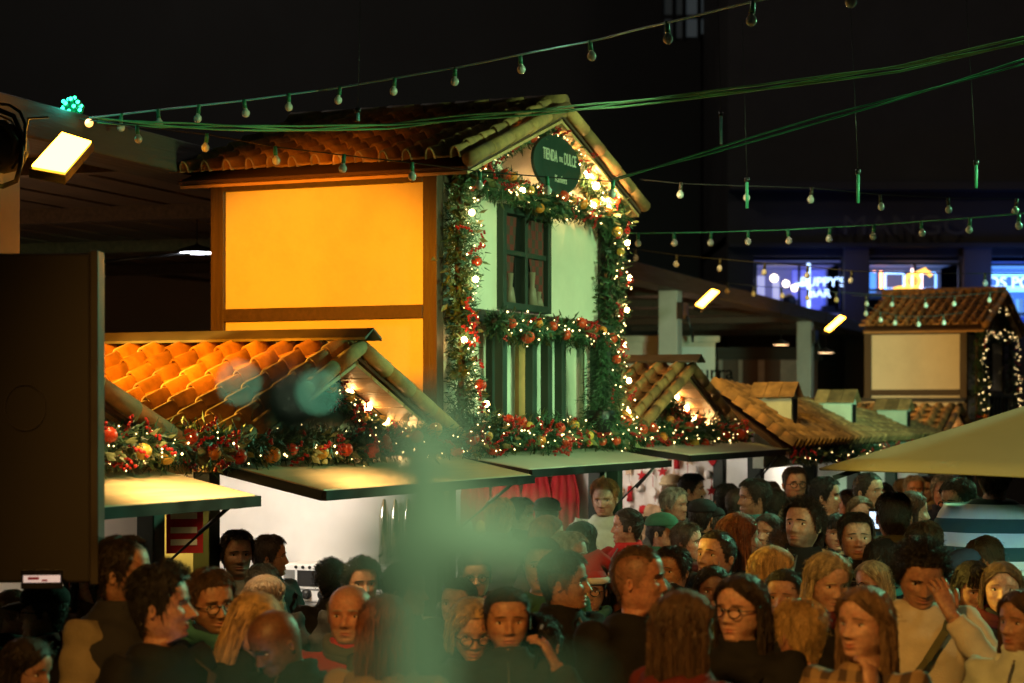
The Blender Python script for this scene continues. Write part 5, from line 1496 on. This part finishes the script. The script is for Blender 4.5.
# ---- near, from the picture's left edge
p_(14, 588, 46, 80, 'buzz', 'lightbrown', 'tan', 'black', 'short haired man in profile under the dark board, lit by a phone', kind='jacket')
A2 = p_(42, 582, 56, -95, 'fade', 'black', 'olive', 'black', 'man with glasses and dark cap facing the short haired man under the board', glasses=True, hat='cap', pose='read')
p_(22, 634, 64, 55, 'long', 'dark', 'tan', 'black', 'dark haired woman with a thin hairband at the bottom corner', fem=1, pitch=12)
p_(86, 556, 48, 45, 'long', 'black', 'tan', 'brown', 'woman in a brown hood peering from behind the man in the vest', fem=1)
p_(125, 535, 70, 72, 'short:rec', 'dark', 'tan', 'charcoal', 'man in a dark vest over a tan shirt with receding dark hair', kind='vest', pose='folded', nose=1.15, beard=.25)
p_(131, 513, 46, 60, 'short', 'black', 'olive', 'black', 'tall dark haired man behind the man in the vest')
p_(163, 566, 74, 78, 'quiff', 'black', 'tan', 'black', 'man with thick black hair in a black top, in profile beside the vest', kind='knit', nose=1.1)
p_(204, 533, 43, -12, 'pony', 'blond', 'fair', 'brown', 'woman with tied back blond hair below the diagonal strut', fem=1)
p_(237, 529, 47, 12, 'fade', 'black', 'tan', 'grey', 'young man with black fade haircut and thin beard facing the viewer', beard=.6, kind='knit')
p_(241, 515, 33, -150, 'bob', 'brown', 'fair', 'black', 'stall worker with strongly lit hair inside the white stall', fem=1)
p_(271, 534, 43, 88, 'fade', 'dark', 'tan', 'black', 'dim man in profile in front of the dark food poster')
p_(213, 566, 64, 22, 'short', 'brown', 'tan', 'navy', 'bearded man with dark rimmed glasses and brown hair', glasses=True, beard=.55, roll=-6, pitch=8)
p_(263, 563, 44, 165, 'short', 'black', 'tan', 'black', 'black haired head seen from behind below the food poster')
p_(268, 574, 50, 120, 'bob', 'brown', 'tan', 'brown', 'brown bobbed woman turned away behind the blond woman', fem=1)
p_(246, 585, 68, 48, 'long:side', 'blond', 'fair', 'black', 'woman with long straight blond hair looking down', fem=1, pitch=22, roll=0)
A17 = p_(290, 598, 68, -60, 'bald', 'dark', 'brown', 'black', 'bald man bending over a glowing phone', pitch=30, pose='read', scalp=.25)
p_(350, 582, 58, -14, 'sides', 'grey', 'ruddy', 'red', 'older balding man with grey beard in a red jacket', beard=.4, scalp=.15, wid=1.08, nose=1.15)
p_(362, 559, 46, 12, 'curly', 'black', 'tan', 'black', 'man with dark curly hair behind the older balding man')
p_(388, 592, 72, 165, 'long', 'auburn', 'fair', 'tan', 'auburn long haired woman in a tan jacket seen from behind', fem=1, body=150)
p_(407, 562, 54, 65, 'short', 'black', 'tan', 'black', 'dark haired man half hidden by the green railing post')
p_(456, 577, 50, -22, 'bun', 'dark', 'fair', 'black', 'woman with hair tied back and large earrings', fem=1, roll=5)
p_(476, 554, 43, 0, 'pony', 'dark', 'tan', 'black', 'woman with round glasses behind the short blond woman', fem=1, glasses=True)
p_(471, 594, 62, 8, 'grannie', 'blond', 'fair', 'black', 'older woman with short wavy blond hair and glasses looking down', fem=1, glasses=True, pitch=16)
A25 = p_(507, 586, 66, 6, 'pony', 'dark', 'tan', 'charcoal', 'frowning woman holding a phone to her ear', fem=.6, pose='phone_ear')
p_(500, 497, 39, 160, 'short', 'ginger', 'fair', 'grey', 'sandy haired man seen from behind below the pale flap')
p_(521, 497, 35, 70, 'short', 'black', 'tan', 'black', 'black haired man beside the sandy haired man')
p_(547, 497, 34, 175, 'fade', 'black', 'tan', 'black', 'person in a rounded dark beanie in front of the red aprons', hat='beanie')
p_(549, 514, 42, 85, 'long:mid', 'auburn', 'fair', 'black', 'auburn woman in profile below the dark beanie', fem=1)
p_(541, 537, 54, 0, 'short', 'dark', 'fair', 'green', 'pale faced man in dark green behind the railing cross arm', kind='knit')
p_(570, 531, 48, 62, 'short', 'grey', 'ruddy', 'black', 'grey haired man in profile behind the santa hat')
p_(566, 550, 60, 82, 'fade', 'black', 'tan', 'black', 'dark haired man in profile beside the big man in black')
p_(590, 566, 46, -5, 'fade', 'black', 'tan', 'charcoal', 'person in glasses wearing a red and white santa hat', glasses=True, hat='santa', hatm='red')
p_(605, 479, 35, -12, 'quiff', 'ginger', 'fair', 'pale', 'young seller in a pale mint sweatshirt by the dark shop post', kind='knit', beard=.3, pitch=10)
p_(626, 507, 37, -85, 'bun', 'dark', 'tan', 'red', 'woman with tied dark hair in a bright red jacket', fem=1)
p_(640, 543, 64, 78, 'buzz', 'brown', 'ruddy', 'black', 'big man with buzz cut and broad shoulders in a black top', kind='knit', build=1.2, scalp=.55, wid=1.08, nose=1.1)
p_(672, 546, 47, -35, 'short', 'dark', 'tan', 'maroon', 'smiling dark haired man peeking behind the big man in black')
p_(675, 487, 34, 62, 'short', 'grey', 'fair', 'grey', 'grey haired man in front of the hanging ornaments')
p_(672, 474, 28, 165, 'fade', 'lightbrown', 'fair', 'tan', 'person in a sand coloured beanie in front of the hanging ornaments', hat='beanie', hatm='khaki')
p_(693, 473, 31, 80, 'short', 'black', 'tan', 'black', 'black haired man at the corner post of the brown sign stall')
p_(663, 512, 38, 72, 'fade', 'black', 'fair', 'green', 'man in a dark green cap with its peak towards the big crowd', hat='cap', hatm='green')
p_(703, 498, 37, 150, 'fade', 'black', 'tan', 'black', 'person in a plain black cap turned away', hat='cap')
p_(688, 522, 38, 70, 'short', 'brown', 'ruddy', 'brown', 'orange lit man between the green cap and the buzz cut man')
p_(716, 505, 36, -120, 'fade', 'black', 'tan', 'black', 'person in a black cap tilted down behind the auburn hair', hat='cap', pitch=20)
p_(727, 483, 32, 175, 'short', 'black', 'tan', 'black', 'black round head from behind at the cream stall pillar')
p_(738, 487, 30, 150, 'buzz', 'dark', 'tan', 'grey', 'close cropped head beside the man with teal collar')
p_(753, 478, 38, -72, 'short', 'dark', 'tan', 'teal', 'dark haired man with a teal collar in profile', beard=.35)
p_(770, 481, 28, 175, 'short', 'lightbrown', 'fair', 'black', 'light brown head behind the man with teal collar')
p_(775, 488, 32, 150, 'short', 'dark', 'tan', 'olive', 'dark haired person just beyond the teal collar')
p_(795, 466, 34, 15, 'fade', 'dark', 'tan', 'charcoal', 'stocky man in glasses and dark jersey before the long stall', glasses=True, build=1.12, beard=.3)
p_(741, 511, 52, 110, 'long', 'auburn', 'fair', 'black', 'woman with long auburn hair in the middle of the crowd', fem=1)
A50 = p_(713, 529, 49, -40, 'buzz', 'dark', 'tan', 'black', 'pale lit man with buzz cut looking up', pitch=-8, pose='chin', scalp=.6)
p_(730, 523, 46, 170, 'long', 'black', 'tan', 'black', 'black haired head directly behind the buzz cut man', fem=1)
p_(768, 513, 37, -30, 'bob', 'dark', 'tan', 'pink', 'small dark haired woman behind the curly head', fem=1)
p_(801, 499, 50, -28, 'curly', 'dark', 'fair', 'black', 'bearded young man with curly hair looking up', beard=.6, pitch=-8)
p_(786, 528, 42, 170, 'curly', 'brown', 'tan', 'charcoal', 'frizzy brown head seen from behind')
p_(775, 544, 56, 120, 'long', 'blond', 'fair', 'olive', 'woman with long bright blond hair turned away', fem=1)
p_(713, 565, 48, 5, 'bob', 'black', 'brown', 'charcoal', 'dark skinned woman smiling behind the woman with glasses', fem=1)
p_(687, 587, 78, 125, 'long', 'brown', 'fair', 'maroon', 'woman with long brown hair in a maroon top, back to the viewer', fem=1)
p_(741, 572, 70, -32, 'long:mid', 'dark', 'fair', 'black', 'woman in round glasses and grey scarf talking', fem=1, glasses=True)
p_(784, 568, 54, -14, 'pony', 'black', 'tan', 'black', 'woman with black hair behind the grey blond man from behind', fem=1)
p_(800, 597, 66, -145, 'short', 'blond', 'ruddy', 'tan', 'older blond man in a tan shirt seen from behind', pose='chin', kind='shirt', pitch=6)
p_(825, 548, 60, 30, 'long', 'ashblond', 'fair', 'black', 'woman with long ash blond hair looking down', fem=1, pitch=12)
p_(826, 476, 38, 82, 'fade', 'black', 'tan', 'pale', 'man in a pale shirt with dark lanyard in profile', kind='shirt')
p_(869, 471, 36, 60, 'buzz', 'dark', 'tan', 'navy', 'tall bald headed man in a dark suit and teal shirt', scalp=.3)
p_(881, 482, 32, -25, 'fade', 'black', 'tan', 'brown', 'bearded man in front of the suited bald man', beard=.8)
p_(860, 495, 36, 12, 'long:mid', 'lightbrown', 'fair', 'brown', 'light brown haired woman behind the man with bright phone', fem=1)
p_(836, 513, 38, 15, 'fringe', 'black', 'tan', 'black', 'woman with black fringe behind the light faced man', fem=1)
A67 = p_(856, 512, 48, 8, 'short', 'dark', 'fair', 'black', 'light faced man with short dark hair looking at the viewer', beard=.25)
p_(815, 521, 34, 160, 'short', 'black', 'tan', 'teal', 'small dark head between the curly man and the fringe')
p_(893, 491, 48, -170, 'fade', 'dark', 'tan', 'olive', 'man in an olive jacket with dark fade seen from behind')
p_(913, 490, 42, 95, 'long', 'brown', 'fair', 'brown', 'woman with long brown hair in profile under the parasol', fem=1)
p_(882, 537, 46, 178, 'bob', 'black', 'tan', 'black', 'round black bob seen from behind', fem=1)
p_(860, 546, 42, 170, 'short', 'dark', 'tan', 'black', 'dark head from behind above the blond bob')
p_(872, 560, 46, -50, 'bob', 'ashblond', 'fair', 'grey', 'blond bobbed woman with glasses', fem=1, glasses=True)
A73 = p_(917, 533, 65, 12, 'curly', 'black', 'tan', 'cream', 'curly haired boy in a white sweatshirt rubbing his face', kind='knit', pose='face', pitch=26, body=2)
A74 = p_(864, 584, 74, -35, 'long:mid', 'lightbrown', 'fair', 'plaid', 'woman in a plaid shirt with a hand at her neck', fem=1, pose='chin', kind='shirt')
p_(928, 519, 46, -30, 'short', 'brown', 'tan', 'olive', 'man bending behind the curly haired boy', pitch=15)
p_(962, 476, 44, -48, 'fade', 'dark', 'tan', 'white', 'man in glasses and a printed white shirt', glasses=True, kind='shirt', pitch=12, beard=.3)
p_(944, 474, 34, 5, 'short', 'grey', 'ruddy', 'navy', 'grey haired man in navy behind the printed white shirt')
A78 = p_(994, 446, 40, -178, 'short', 'brown', 'fair', 'stripes', 'man in a white and green striped rugby shirt seen from behind', kind='shirt', build=1.18, d=11.9)
A79 = p_(969, 556, 51, 28, 'fringe', 'black', 'fair', 'teal', 'woman with black fringe lit by her phone', fem=1, pitch=20, pose='read')
p_(1002, 561, 52, 2, 'bob', 'lightbrown', 'fair', 'charcoal', 'smiling woman with light brown bob at the picture edge', fem=1)
p_(972, 546, 46, -80, 'fade', 'brown', 'tan', 'denim', 'person in a blue cap looking down', hat='cap', hatm='denim', pitch=22)
p_(993, 533, 44, -110, 'short', 'brown', 'tan', 'khaki', 'brown haired man bending in front of the striped shirt', pitch=25)
p_(1022, 588, 64, -40, 'long:mid', 'brown', 'tan', 'pale', 'person in a pale green sweatshirt cut by the picture edge', fem=1)
p_(914, 475, 27, 15, 'short', 'grey', 'fair', 'grey', 'small distant grey haired man under the parasol')
p_(928, 476, 26, -30, 'short', 'dark', 'tan', 'black', 'small distant dark haired man under the parasol')
p_(905, 478, 25, 60, 'short', 'lightbrown', 'fair', 'white', 'small distant fair man in white under the parasol')
p_(848, 489, 28, -100, 'short', 'black', 'tan', 'black', 'black haired man behind the pale shirt and lanyard')
p_(583, 520, 40, 140, 'long', 'black', 'tan', 'black', 'black haired woman from behind next to the red jacket', fem=1)
p_(610, 560, 44, 165, 'long', 'auburn', 'fair', 'black', 'auburn head behind the big man in black', fem=1)
p_(536, 610, 60, 165, 'short', 'black', 'tan', 'black', 'dark figure from behind below the pale faced man', pitch=25)
p_(330, 560, 40, -160, 'curly', 'black', 'tan', 'black', 'dark curly head below the white counter machines')
p_(112, 560, 52, 60, 'fade', 'black', 'tan', 'black', 'dim person between the vest and the dark board')
p_(655, 575, 50, 150, 'bob', 'brown', 'tan', 'black', 'brown bob behind the big man in black', fem=1)
bpy.context.view_layer.update()
PHG = emit('phone_glow_blue', (.45, .65, 1), 1.5); PHW = emit('phone_glow_white', (1, .8, .8), .4)
phone(A17, (0, -.30, 1.24), (R(-50), 0, 0), 'phone glowing blue white below the bald man', PHG)
phone(A25, (.115, -.045, 1.52), (R(10), R(-8), R(80)), 'dark phone at the ear of the frowning woman')
phone(A73, (-.13, -.35, 1.14), (R(-70), R(20), R(60)), 'dark phone held low by the curly haired boy')
phone(A79, (.01, -.32, 1.30), (R(-40), 0, 0), 'phone lighting the face of the woman with black fringe', PHG)
phone(A2, (.0, -.32, 1.30), (R(-30), 0, 0), 'phone shining between the two men under the board', emit('phone_glow_yellow', (1, .85, .45), 2.2))
r = empty('phone', P(42, 579, 7.3), R(8), 'bright phone held up above the dark cap', 'phone', 'phones held in the crowd')
k = MB(); k.box((-.075, -.005, -.036), (.075, .005, .036)); k.build('body', PHONEG, r, bev=.003)
k = MB(); k.box((-.066, -.0065, -.012), (.066, -.0055, .014)); k.build('screen', PHW, r)
k = MB(); k.box((-.05, -.0075, -.002), (-.01, -.0067, .008)); k.box((.0, -.0075, -.008), (.02, -.0067, -.001)); k.build('screen_icon', RED, r)
r = empty('phone', P(875, 520, 13.0), R(-10), 'small bright phone screen next to the light faced man', 'phone', 'phones held in the crowd')
k = MB(); k.box((-.04, -.005, -.075), (.04, .005, .075)); k.build('body', PHONEG, r, bev=.003)
k = MB(); k.box((-.035, -.0065, -.055), (.035, -.0055, .055)); k.build('screen', PHG, r)
for o, e in ((A17, .35), (A79, .6)):
    l = lamp('phone_light', 'POINT', o.matrix_world @ Vector((0, -.30, 1.33)), e, (.5, .7, 1), .06)
# ------------------------------------------------------------------ goods and fittings inside the stalls
def inside(tc, x, y, z): return W(tc, y, z)+U*x
lamp('stall_lamp', 'POINT', inside(1.4, .2, .9, 1.9), 48, (1, .93, .82), .12)
lamp('stall_lamp', 'POINT', inside(-1.58, .8, .9, 1.9), 6, (1, .8, .6), .12)
lamp('stall_lamp', 'POINT', inside(4.2, .2, .9, 1.88), 22, (1, .85, .7), .12)
lamp('stall_lamp', 'POINT', inside(7.2, .2, .9, 1.88), 26, (1, .88, .75), .12)
lamp('stall_lamp', 'POINT', inside(11, .2, .5, 1.75), 26, (1, .9, .7), .12)
lamp('stall_lamp', 'POINT', inside(14, .2, .5, 1.75), 30, (1, .9, .75), .12)
for i, (tc, l) in enumerate(((1.4, 'bright bare tube lamp in the white lit stall'), (4.2, 'bare tube lamp in the shop below the tall house'), (7.2, 'bare tube lamp inside the brown sign stall'))):
    r = empty('tube_lamp', inside(tc, .2, .9, 1.99), ROT, l, 'lamp')
    k = MB(); k.tube([(-.5, 0, 0), (.5, 0, 0)], .015, 8); k.build('tube', emit('tube_white', (1, .95, .85), 12), r)
# right wall of stall 1: x = 1.35 local, facing -x
XR = 1.34
def wall_thing(name, tc, x, y, z, label, cat, group=None):
    return empty(name, inside(tc, x, y, z), ROT-math.pi/2, label, cat, group)      # local -Y faces down the row, X along the wall
r = wall_thing('menu_board', 1.4, XR-.0, 1.62, 1.64, 'white notice board with small text and a dark strip in the white lit stall', 'board')
k = MB(); k.box((-.15, -.02, -.17), (.15, -.001, .17)); k.build('panel', WHITEP, r, bev=.01)
k = MB(); k.box((.05, -.024, -.15), (.11, -.021, .16)); k.build('strip', DARKMETAL, r)
text_obj('lettering', 'CREPES\nGOFRES', .045, BLACKP, r, (-.05, -.022, .02), extrude=.001)
r = wall_thing('menu_board', 1.4, XR, 1.08, 1.46, 'dark food poster with round dishes in the white lit stall', 'board')
k = MB(); k.box((-.19, -.02, -.2), (.19, -.001, .22)); k.build('panel', mat('poster_dark', (.045, .055, .03), .5, var=.5, scale=18), r, bev=.004)
k = MB()
for i in range(4): k.tube([(-.13+i*.085, -.024, .15), (-.13+i*.085, -.021, .15)], .03, 14)
k.build('dish', mat('dish_gold', (.4, .28, .1), .5, var=.4, scale=30), r)
k = MB()
for (x, z, s) in ((-.02, -.02, .06), (.05, -.06, .07), (-.06, -.08, .05), (.1, .0, .05)): k.ball((x, -.024, z), s, sc=(1, .05, .8))
k.build('salad', mat('salad', (.25, .28, .12), .5, var=.6, scale=25), r)
r = wall_thing('snack_machine', 1.4, XR-.16, .78, 1.08, 'white counter machine with round knobs and a dark screen', 'machine')
k = MB(); k.box((-.19, -.12, 0), (.19, .13, .24)); k.build('body', WHITEP, r, bev=.012)
k = MB(); k.box((-.07, -.126, .1), (.12, -.121, .2)); k.build('screen', BLACKP, r)
k = MB()
for x in (-.12, 0, .12): k.tube([(x, -.15, .05), (x, -.12, .05)], [.03, .034], 14)
for x in (-.08, -.03, .02, .07): k.tube([(x, -.13, .22), (x, -.12, .22)], .01, 8)
k.build('knob', DARKMETAL, r)
k = MB(); k.box((-.17, -.125, .1), (-.09, -.121, .2)); k.box((-.17, -.125, .075), (.17, -.121, .085)); k.build('trim', GREYM, r)
r2 = copy_tree(r); r2.location = inside(1.4, XR-.16, .33, 1.08); r2['label'] = 'second white counter machine nearer the stall opening'
r = empty('side_counter', inside(1.4, XR-.2, .98, 0), ROT, 'dark side counter carrying the white machines', 'counter')
k = MB(); k.box((-.2, -.75, 0), (.19, .75, 1.04)); k.build('cabinet', DARKMETAL, r); k = MB(); k.box((-.22, -.8, 1.045), (.19, .78, 1.078)); k.build('top', GREYM, r)
for i, y in enumerate((.30, .22, .13)):
    r = wall_thing('steel_urn', 1.4, XR-.14, y, 1.33, 'tall shiny steel dispenser on the machine counter', 'dispenser', 'steel dispensers in the white lit stall')
    k = MB(); k.lathe([(.001, 0), (.035, 0), (.035, .3), (.02, .36), (.012, .4), (.001, .41)], 16); k.build('body', mat('chrome', (.75, .68, .6), .15, metal=1.), r)
    k = MB(); k.tube([(0, -.03, .06), (0, -.07, .05)], .009, 8); k.build('tap', DARKMETAL, r)
# red poster on the first stall's far post
r = empty('price_board', W(-.22, -.06, 1.72), ROT-.9, 'narrow red and white price board on the dark post of the half hidden stall', 'board')
k = MB(); k.box((-.09, -.012, -.13), (.09, 0, .16)); k.build('panel', RED, r)
k = MB()
for z in (.1, .04, -.03, -.09): k.box((-.07, -.016, z), (.06, -.0125, z+.03))
k.build('print', TEXTW, r)
# red garments below the tall house
for i, y in enumerate((.25, .48, .74, 1.0)):
    r = wall_thing('apron', 4.2, 1.28, y, 1.9, ['dark red apron hanging nearest the opening below the tall house', 'bright red apron second from the opening below the tall house', 'crimson apron third from the opening below the tall house', 'red apron deepest in the shop below the tall house'][i], 'apron', 'red aprons hung below the tall house')
    vs = []; fs = []; n = 18; m2 = 10
    for a in range(n+1):
        for b in range(m2+1):
            f = b/m2; wd = .07+.06*min(1, f*2.2)
            vs.append(((a/n*2-1)*wd, -.03+.018*math.sin(a*1.25+i)*(.3+f), -f*.55))
    for a in range(n):
        for b in range(m2): fs.append((a*(m2+1)+b, (a+1)*(m2+1)+b, (a+1)*(m2+1)+b+1, a*(m2+1)+b+1))
    k = MB(); k.add(vs, fs, smooth=True); o = k.build('cloth', RED, r); o.modifiers.new('S', 'SOLIDIFY').thickness = .006
    k = MB(); k.tube([(-.05, -.03, 0), (0, -.01, .07), (.05, -.03, 0)], .005, 6); k.build('strap', RED, r)
# ornaments hung on the far wall of the brown sign stall
def ornament(i):
    r = empty('hanging_ornament', (0, 0, 0), ROT-math.pi/2, None, 'ornament', 'red and white ornaments hung in the brown sign stall')
    k = MB(); m = (RED, WHITEP, mat('pale_wood', (.55, .42, .28), .6))[i % 3]
    if i % 4 == 0:
        k.prism([(-.04, 0), (0, .035), (.04, 0), (.03, -.03), (0, -.065), (-.03, -.03)], -.012, .012)
    elif i % 4 == 1: k.ball((0, 0, 0), .042, 12, 8)
    elif i % 4 == 2:
        k.prism([(.05*math.cos(a*math.pi/5+.314)*(1 if a % 2 == 0 else .45), .05*math.sin(a*math.pi/5+.314)*(1 if a % 2 == 0 else .45)) for a in range(10)], -.01, .01)
    else: k.tube([(0, 0, .06), (0, 0, -.08)], [.018, .03], 8); 
    k.build('body', m, r)
    k = MB(); k.tube([(0, 0, .03), (0, .0, .16)], .003, 4); k.build('string', (RED, WHITEP)[i % 2], r)
    return r
protos = [ornament(i) for i in range(12)]
cnt = 0
for row in range(5):
    for c in range(16):
        i = rng.randrange(12); src = protos[cnt] if cnt < 12 else copy_tree(protos[i])
        src.location = inside(7.2, 1.26, .08+c*.11+rng.uniform(-.03, .03), 1.9-row*.15-rng.uniform(0, .06))
        src['label'] = 'small red or white ornament hung in the brown sign stall'; cnt += 1
r = empty('goods_shelf', inside(7.2, 1.2, .9, 1.0), ROT, 'white shelf with small bright boxes in the brown sign stall', 'shelf')
k = MB(); k.box((-.12, -.8, 0), (.1, .8, .03)); k.box((-.12, -.8, -.5), (.1, .8, -.47)); k.build('board', WHITEP, r)
for i in range(12):
    k = MB(); y = -.75+i*.13; k.box((-.08, y, .032), (.06, y+.09, .1+rng.random()*.08)); k.build('box', rng.choice((RED, WHITEP, GOLDF, MINTP)), r, bev=.004)
r = empty('goods_shelf', inside(4.2, 1.22, .9, 1.3), ROT, 'pale shelf with small toys and pots below the red aprons', 'shelf')
k = MB(); k.box((-.12, -.8, 0), (.1, .8, .03)); k.build('board', WHITEP, r)
for i in range(14):
    k = MB(); y = -.75+i*.11
    k.lathe([(.001, .032), (.035, .032), (.04, .08), (.03, .13), (.001, .15)], 10, M=Matrix.Translation((-.04, y, 0))); k.build('pot', rng.choice((RED, WHITEP, GOLDF, MINTP, FRUIT)), r)
# cream pillar box of the stall-2 right end
# ------------------------------------------------------------------ light from the lamps of the place, plus added fill lamps
OR = (1, .40, .07)
lamp('heater_light', 'SPOT', (-2.7, 9.3, 3.35), 1350, (1, .29, .006), .2, (-1.3, 13.0, 2.7), 40, .45)       # heater light on the yellow wall
lamp('heater_light', 'SPOT', (-6.6, 11.6, 3.5), 5600, (1, .64, .08), .15, (-.9, 10.7, 2.0), 30, .6)          # raking over the stall roofs
lamp('heater_light', 'SPOT', (-1.0, 1.5, 4.6), 1250, (1, .45, .085), .3, (.35, 7.9, 1.2), 46, .9)          # on the crowd
lamp('heater_light', 'POINT', (1.1, 23.4, 3.3), 36, OR, .2)
lamp('heater_light', 'POINT', (4.6, 31, 3.2), 25, OR, .2)
lamp('heater_light', 'SPOT', (1.6, 16.5, 4.2), 230, (1, .66, .14), .3, (3.5, 21, 2.0), 80, .8)            # on the far roofs
lamp('heater_light', 'SPOT', (2.5, 24.0, 3.1), 480, (1, .52, .12), .3, (5.4, 28.5, 2.7), 60, .8)
lamp('heater_light', 'SPOT', (-.8, 17.3, 3.6), 420, OR, .12, (1.6, 16.6, 2.3), 70, .8)
GRN = (.30, 1, .52)
lamp('green_floodlight', 'SPOT', (9.3, 8.2, 3.25), 3600, (.50, 1, .44), .3, (.6, 13.6, 3.0), 34, .8)      # facade
lamp('green_floodlight', 'SPOT', (7.5, 16.5, 5.5), 3000, GRN, .3, (2.2, 10.5, 1.4), 60, .9)       # crowd from behind right
lamp('warm_floodlight', 'SPOT', (6.0, 4.2, 4.8), 430, (.92, .90, .48), .4, (2.9, 9.6, 1.0), 42, .9)  # added fill for the right half of the crowd
lamp('green_floodlight', 'SPOT', (1.5, -2, 4.5), 420, (.78, 1, .60), .3, (-.02, .95, 2.2), 40, .9)
lamp('blue_floodlight', 'SPOT', (4.4, 4.0, 2.45), 900, (.22, .55, 1), .1, (2.92, 11.6, 1.6), 6.5, .9)
lamp('green_floodlight', 'SPOT', (6.0, 3.0, 2.75), 1300, (.36, 1, .50), .2, (3.0, 10.4, 1.4), 26, .9)
lamp('green_floodlight', 'SPOT', (5.6, 14.0, 2.9), 2200, (.45, 1, .6), .3, (3.2, 28, 3.0), 26, .8)
lamp('heater_light', 'POINT', (-3.9, 13.9, 3.0), 12, OR, .2)
lamp('street_lamp_light', 'POINT', (12, 32, 13), 520, (1, .9, .78), 1.)  # added fill that lifts the black shop building, no street lamp there
lamp('street_lamp_light', 'POINT', (-8, 38, 16), 1000, (1, .9, .78), 1.)  # same added fill for the dark tower block
for q in ((-4.6, 16, 2.4, 30), (-7, 23, 2.4, 45), (-1.0, 30, 2.4, 30), (3, 36, 2.4, 30)): lamp('hall_lamp_light', 'POINT', q[:3], q[3], (1, .62, .34), .3)  # added points that light the hall ceiling, apart from the hanging lamps
lamp('heater_light', 'SPOT', (-1.35, 8.7, 3.3), 750, (1, .66, .26), .2, (-1.25, 9.0, 1.9), 56, .9); lamp('heater_light', 'SPOT', (-.55, 10.2, 3.3), 750, (1, .66, .26), .2, (-.4, 10.55, 1.95), 56, .9)  # added spots that brighten the flap tops, no heater hangs there
lamp('warm_floodlight', 'SPOT', (4.2, 9.0, 5.2), 650, (.85, 1, .5), .3, (1.1, 13.6, 2.0), 46, .9)  # added spot that brightens the pale flaps
lamp('warm_floodlight', 'SPOT', (-.4, 9.0, 5.2), 900, (.95, 1, .62), .2, (3.4, 20.5, 2.4), 15, .8)  # added spot that brightens the chimneys and far roofs
lamp('cluster_light', 'POINT', P(74, 104, 12.0), 1.6, (.06, 1, .72), .05)
lamp('green_floodlight', 'SPOT', (5.6, 31.5, 2.7), 170, (.5, 1, .68), .2, (5.0, 36, 3.1), 40, .8)
lamp('warm_floodlight', 'SPOT', (3.6, 18.5, 4.0), 420, (.95, 1, .72), .2, (2.3, 27, 2.7), 20, .8)  # added spot that brightens the kiosk and its sign
lamp('green_floodlight', 'SPOT', (3.7, 3.2, 2.5), 520, (.55, 1, .5), .1, (2.95, 11.7, 1.4), 7, .8)
sun = lamp('moon_sun', 'SUN', (0, 0, 20), .003, (1, .95, .85)); sun.data.angle = R(.5); sun.rotation_euler = (R(84), 0, R(120))

# ------------------------------------------------------------------ camera
cam = bpy.data.cameras.new('camera'); co = bpy.data.objects.new('camera', cam); COL.objects.link(co)
co.location = (0, 0, CZ); co.rotation_euler = (math.pi/2, 0, 0)
cam.sensor_width = 36; cam.lens = 36*F/1024; cam.shift_y = (HY-341.5)/1024; cam.clip_end = 400; cam.clip_start = .05
cam.dof.use_dof = True; cam.dof.focus_distance = 11.0; cam.dof.aperture_fstop = 2.8
S.camera = co
S.view_settings.view_transform = 'Standard'; S.view_settings.look = 'None'; S.view_settings.exposure = 0; S.view_settings.gamma = 1
try: S.view_settings.use_curve_mapping = False
except Exception: pass
S.cycles.use_denoising = True
S.cycles.sample_clamp_indirect = 4; S.cycles.max_bounces = 6; S.cycles.caustics_reflective = False; S.cycles.caustics_refractive = False
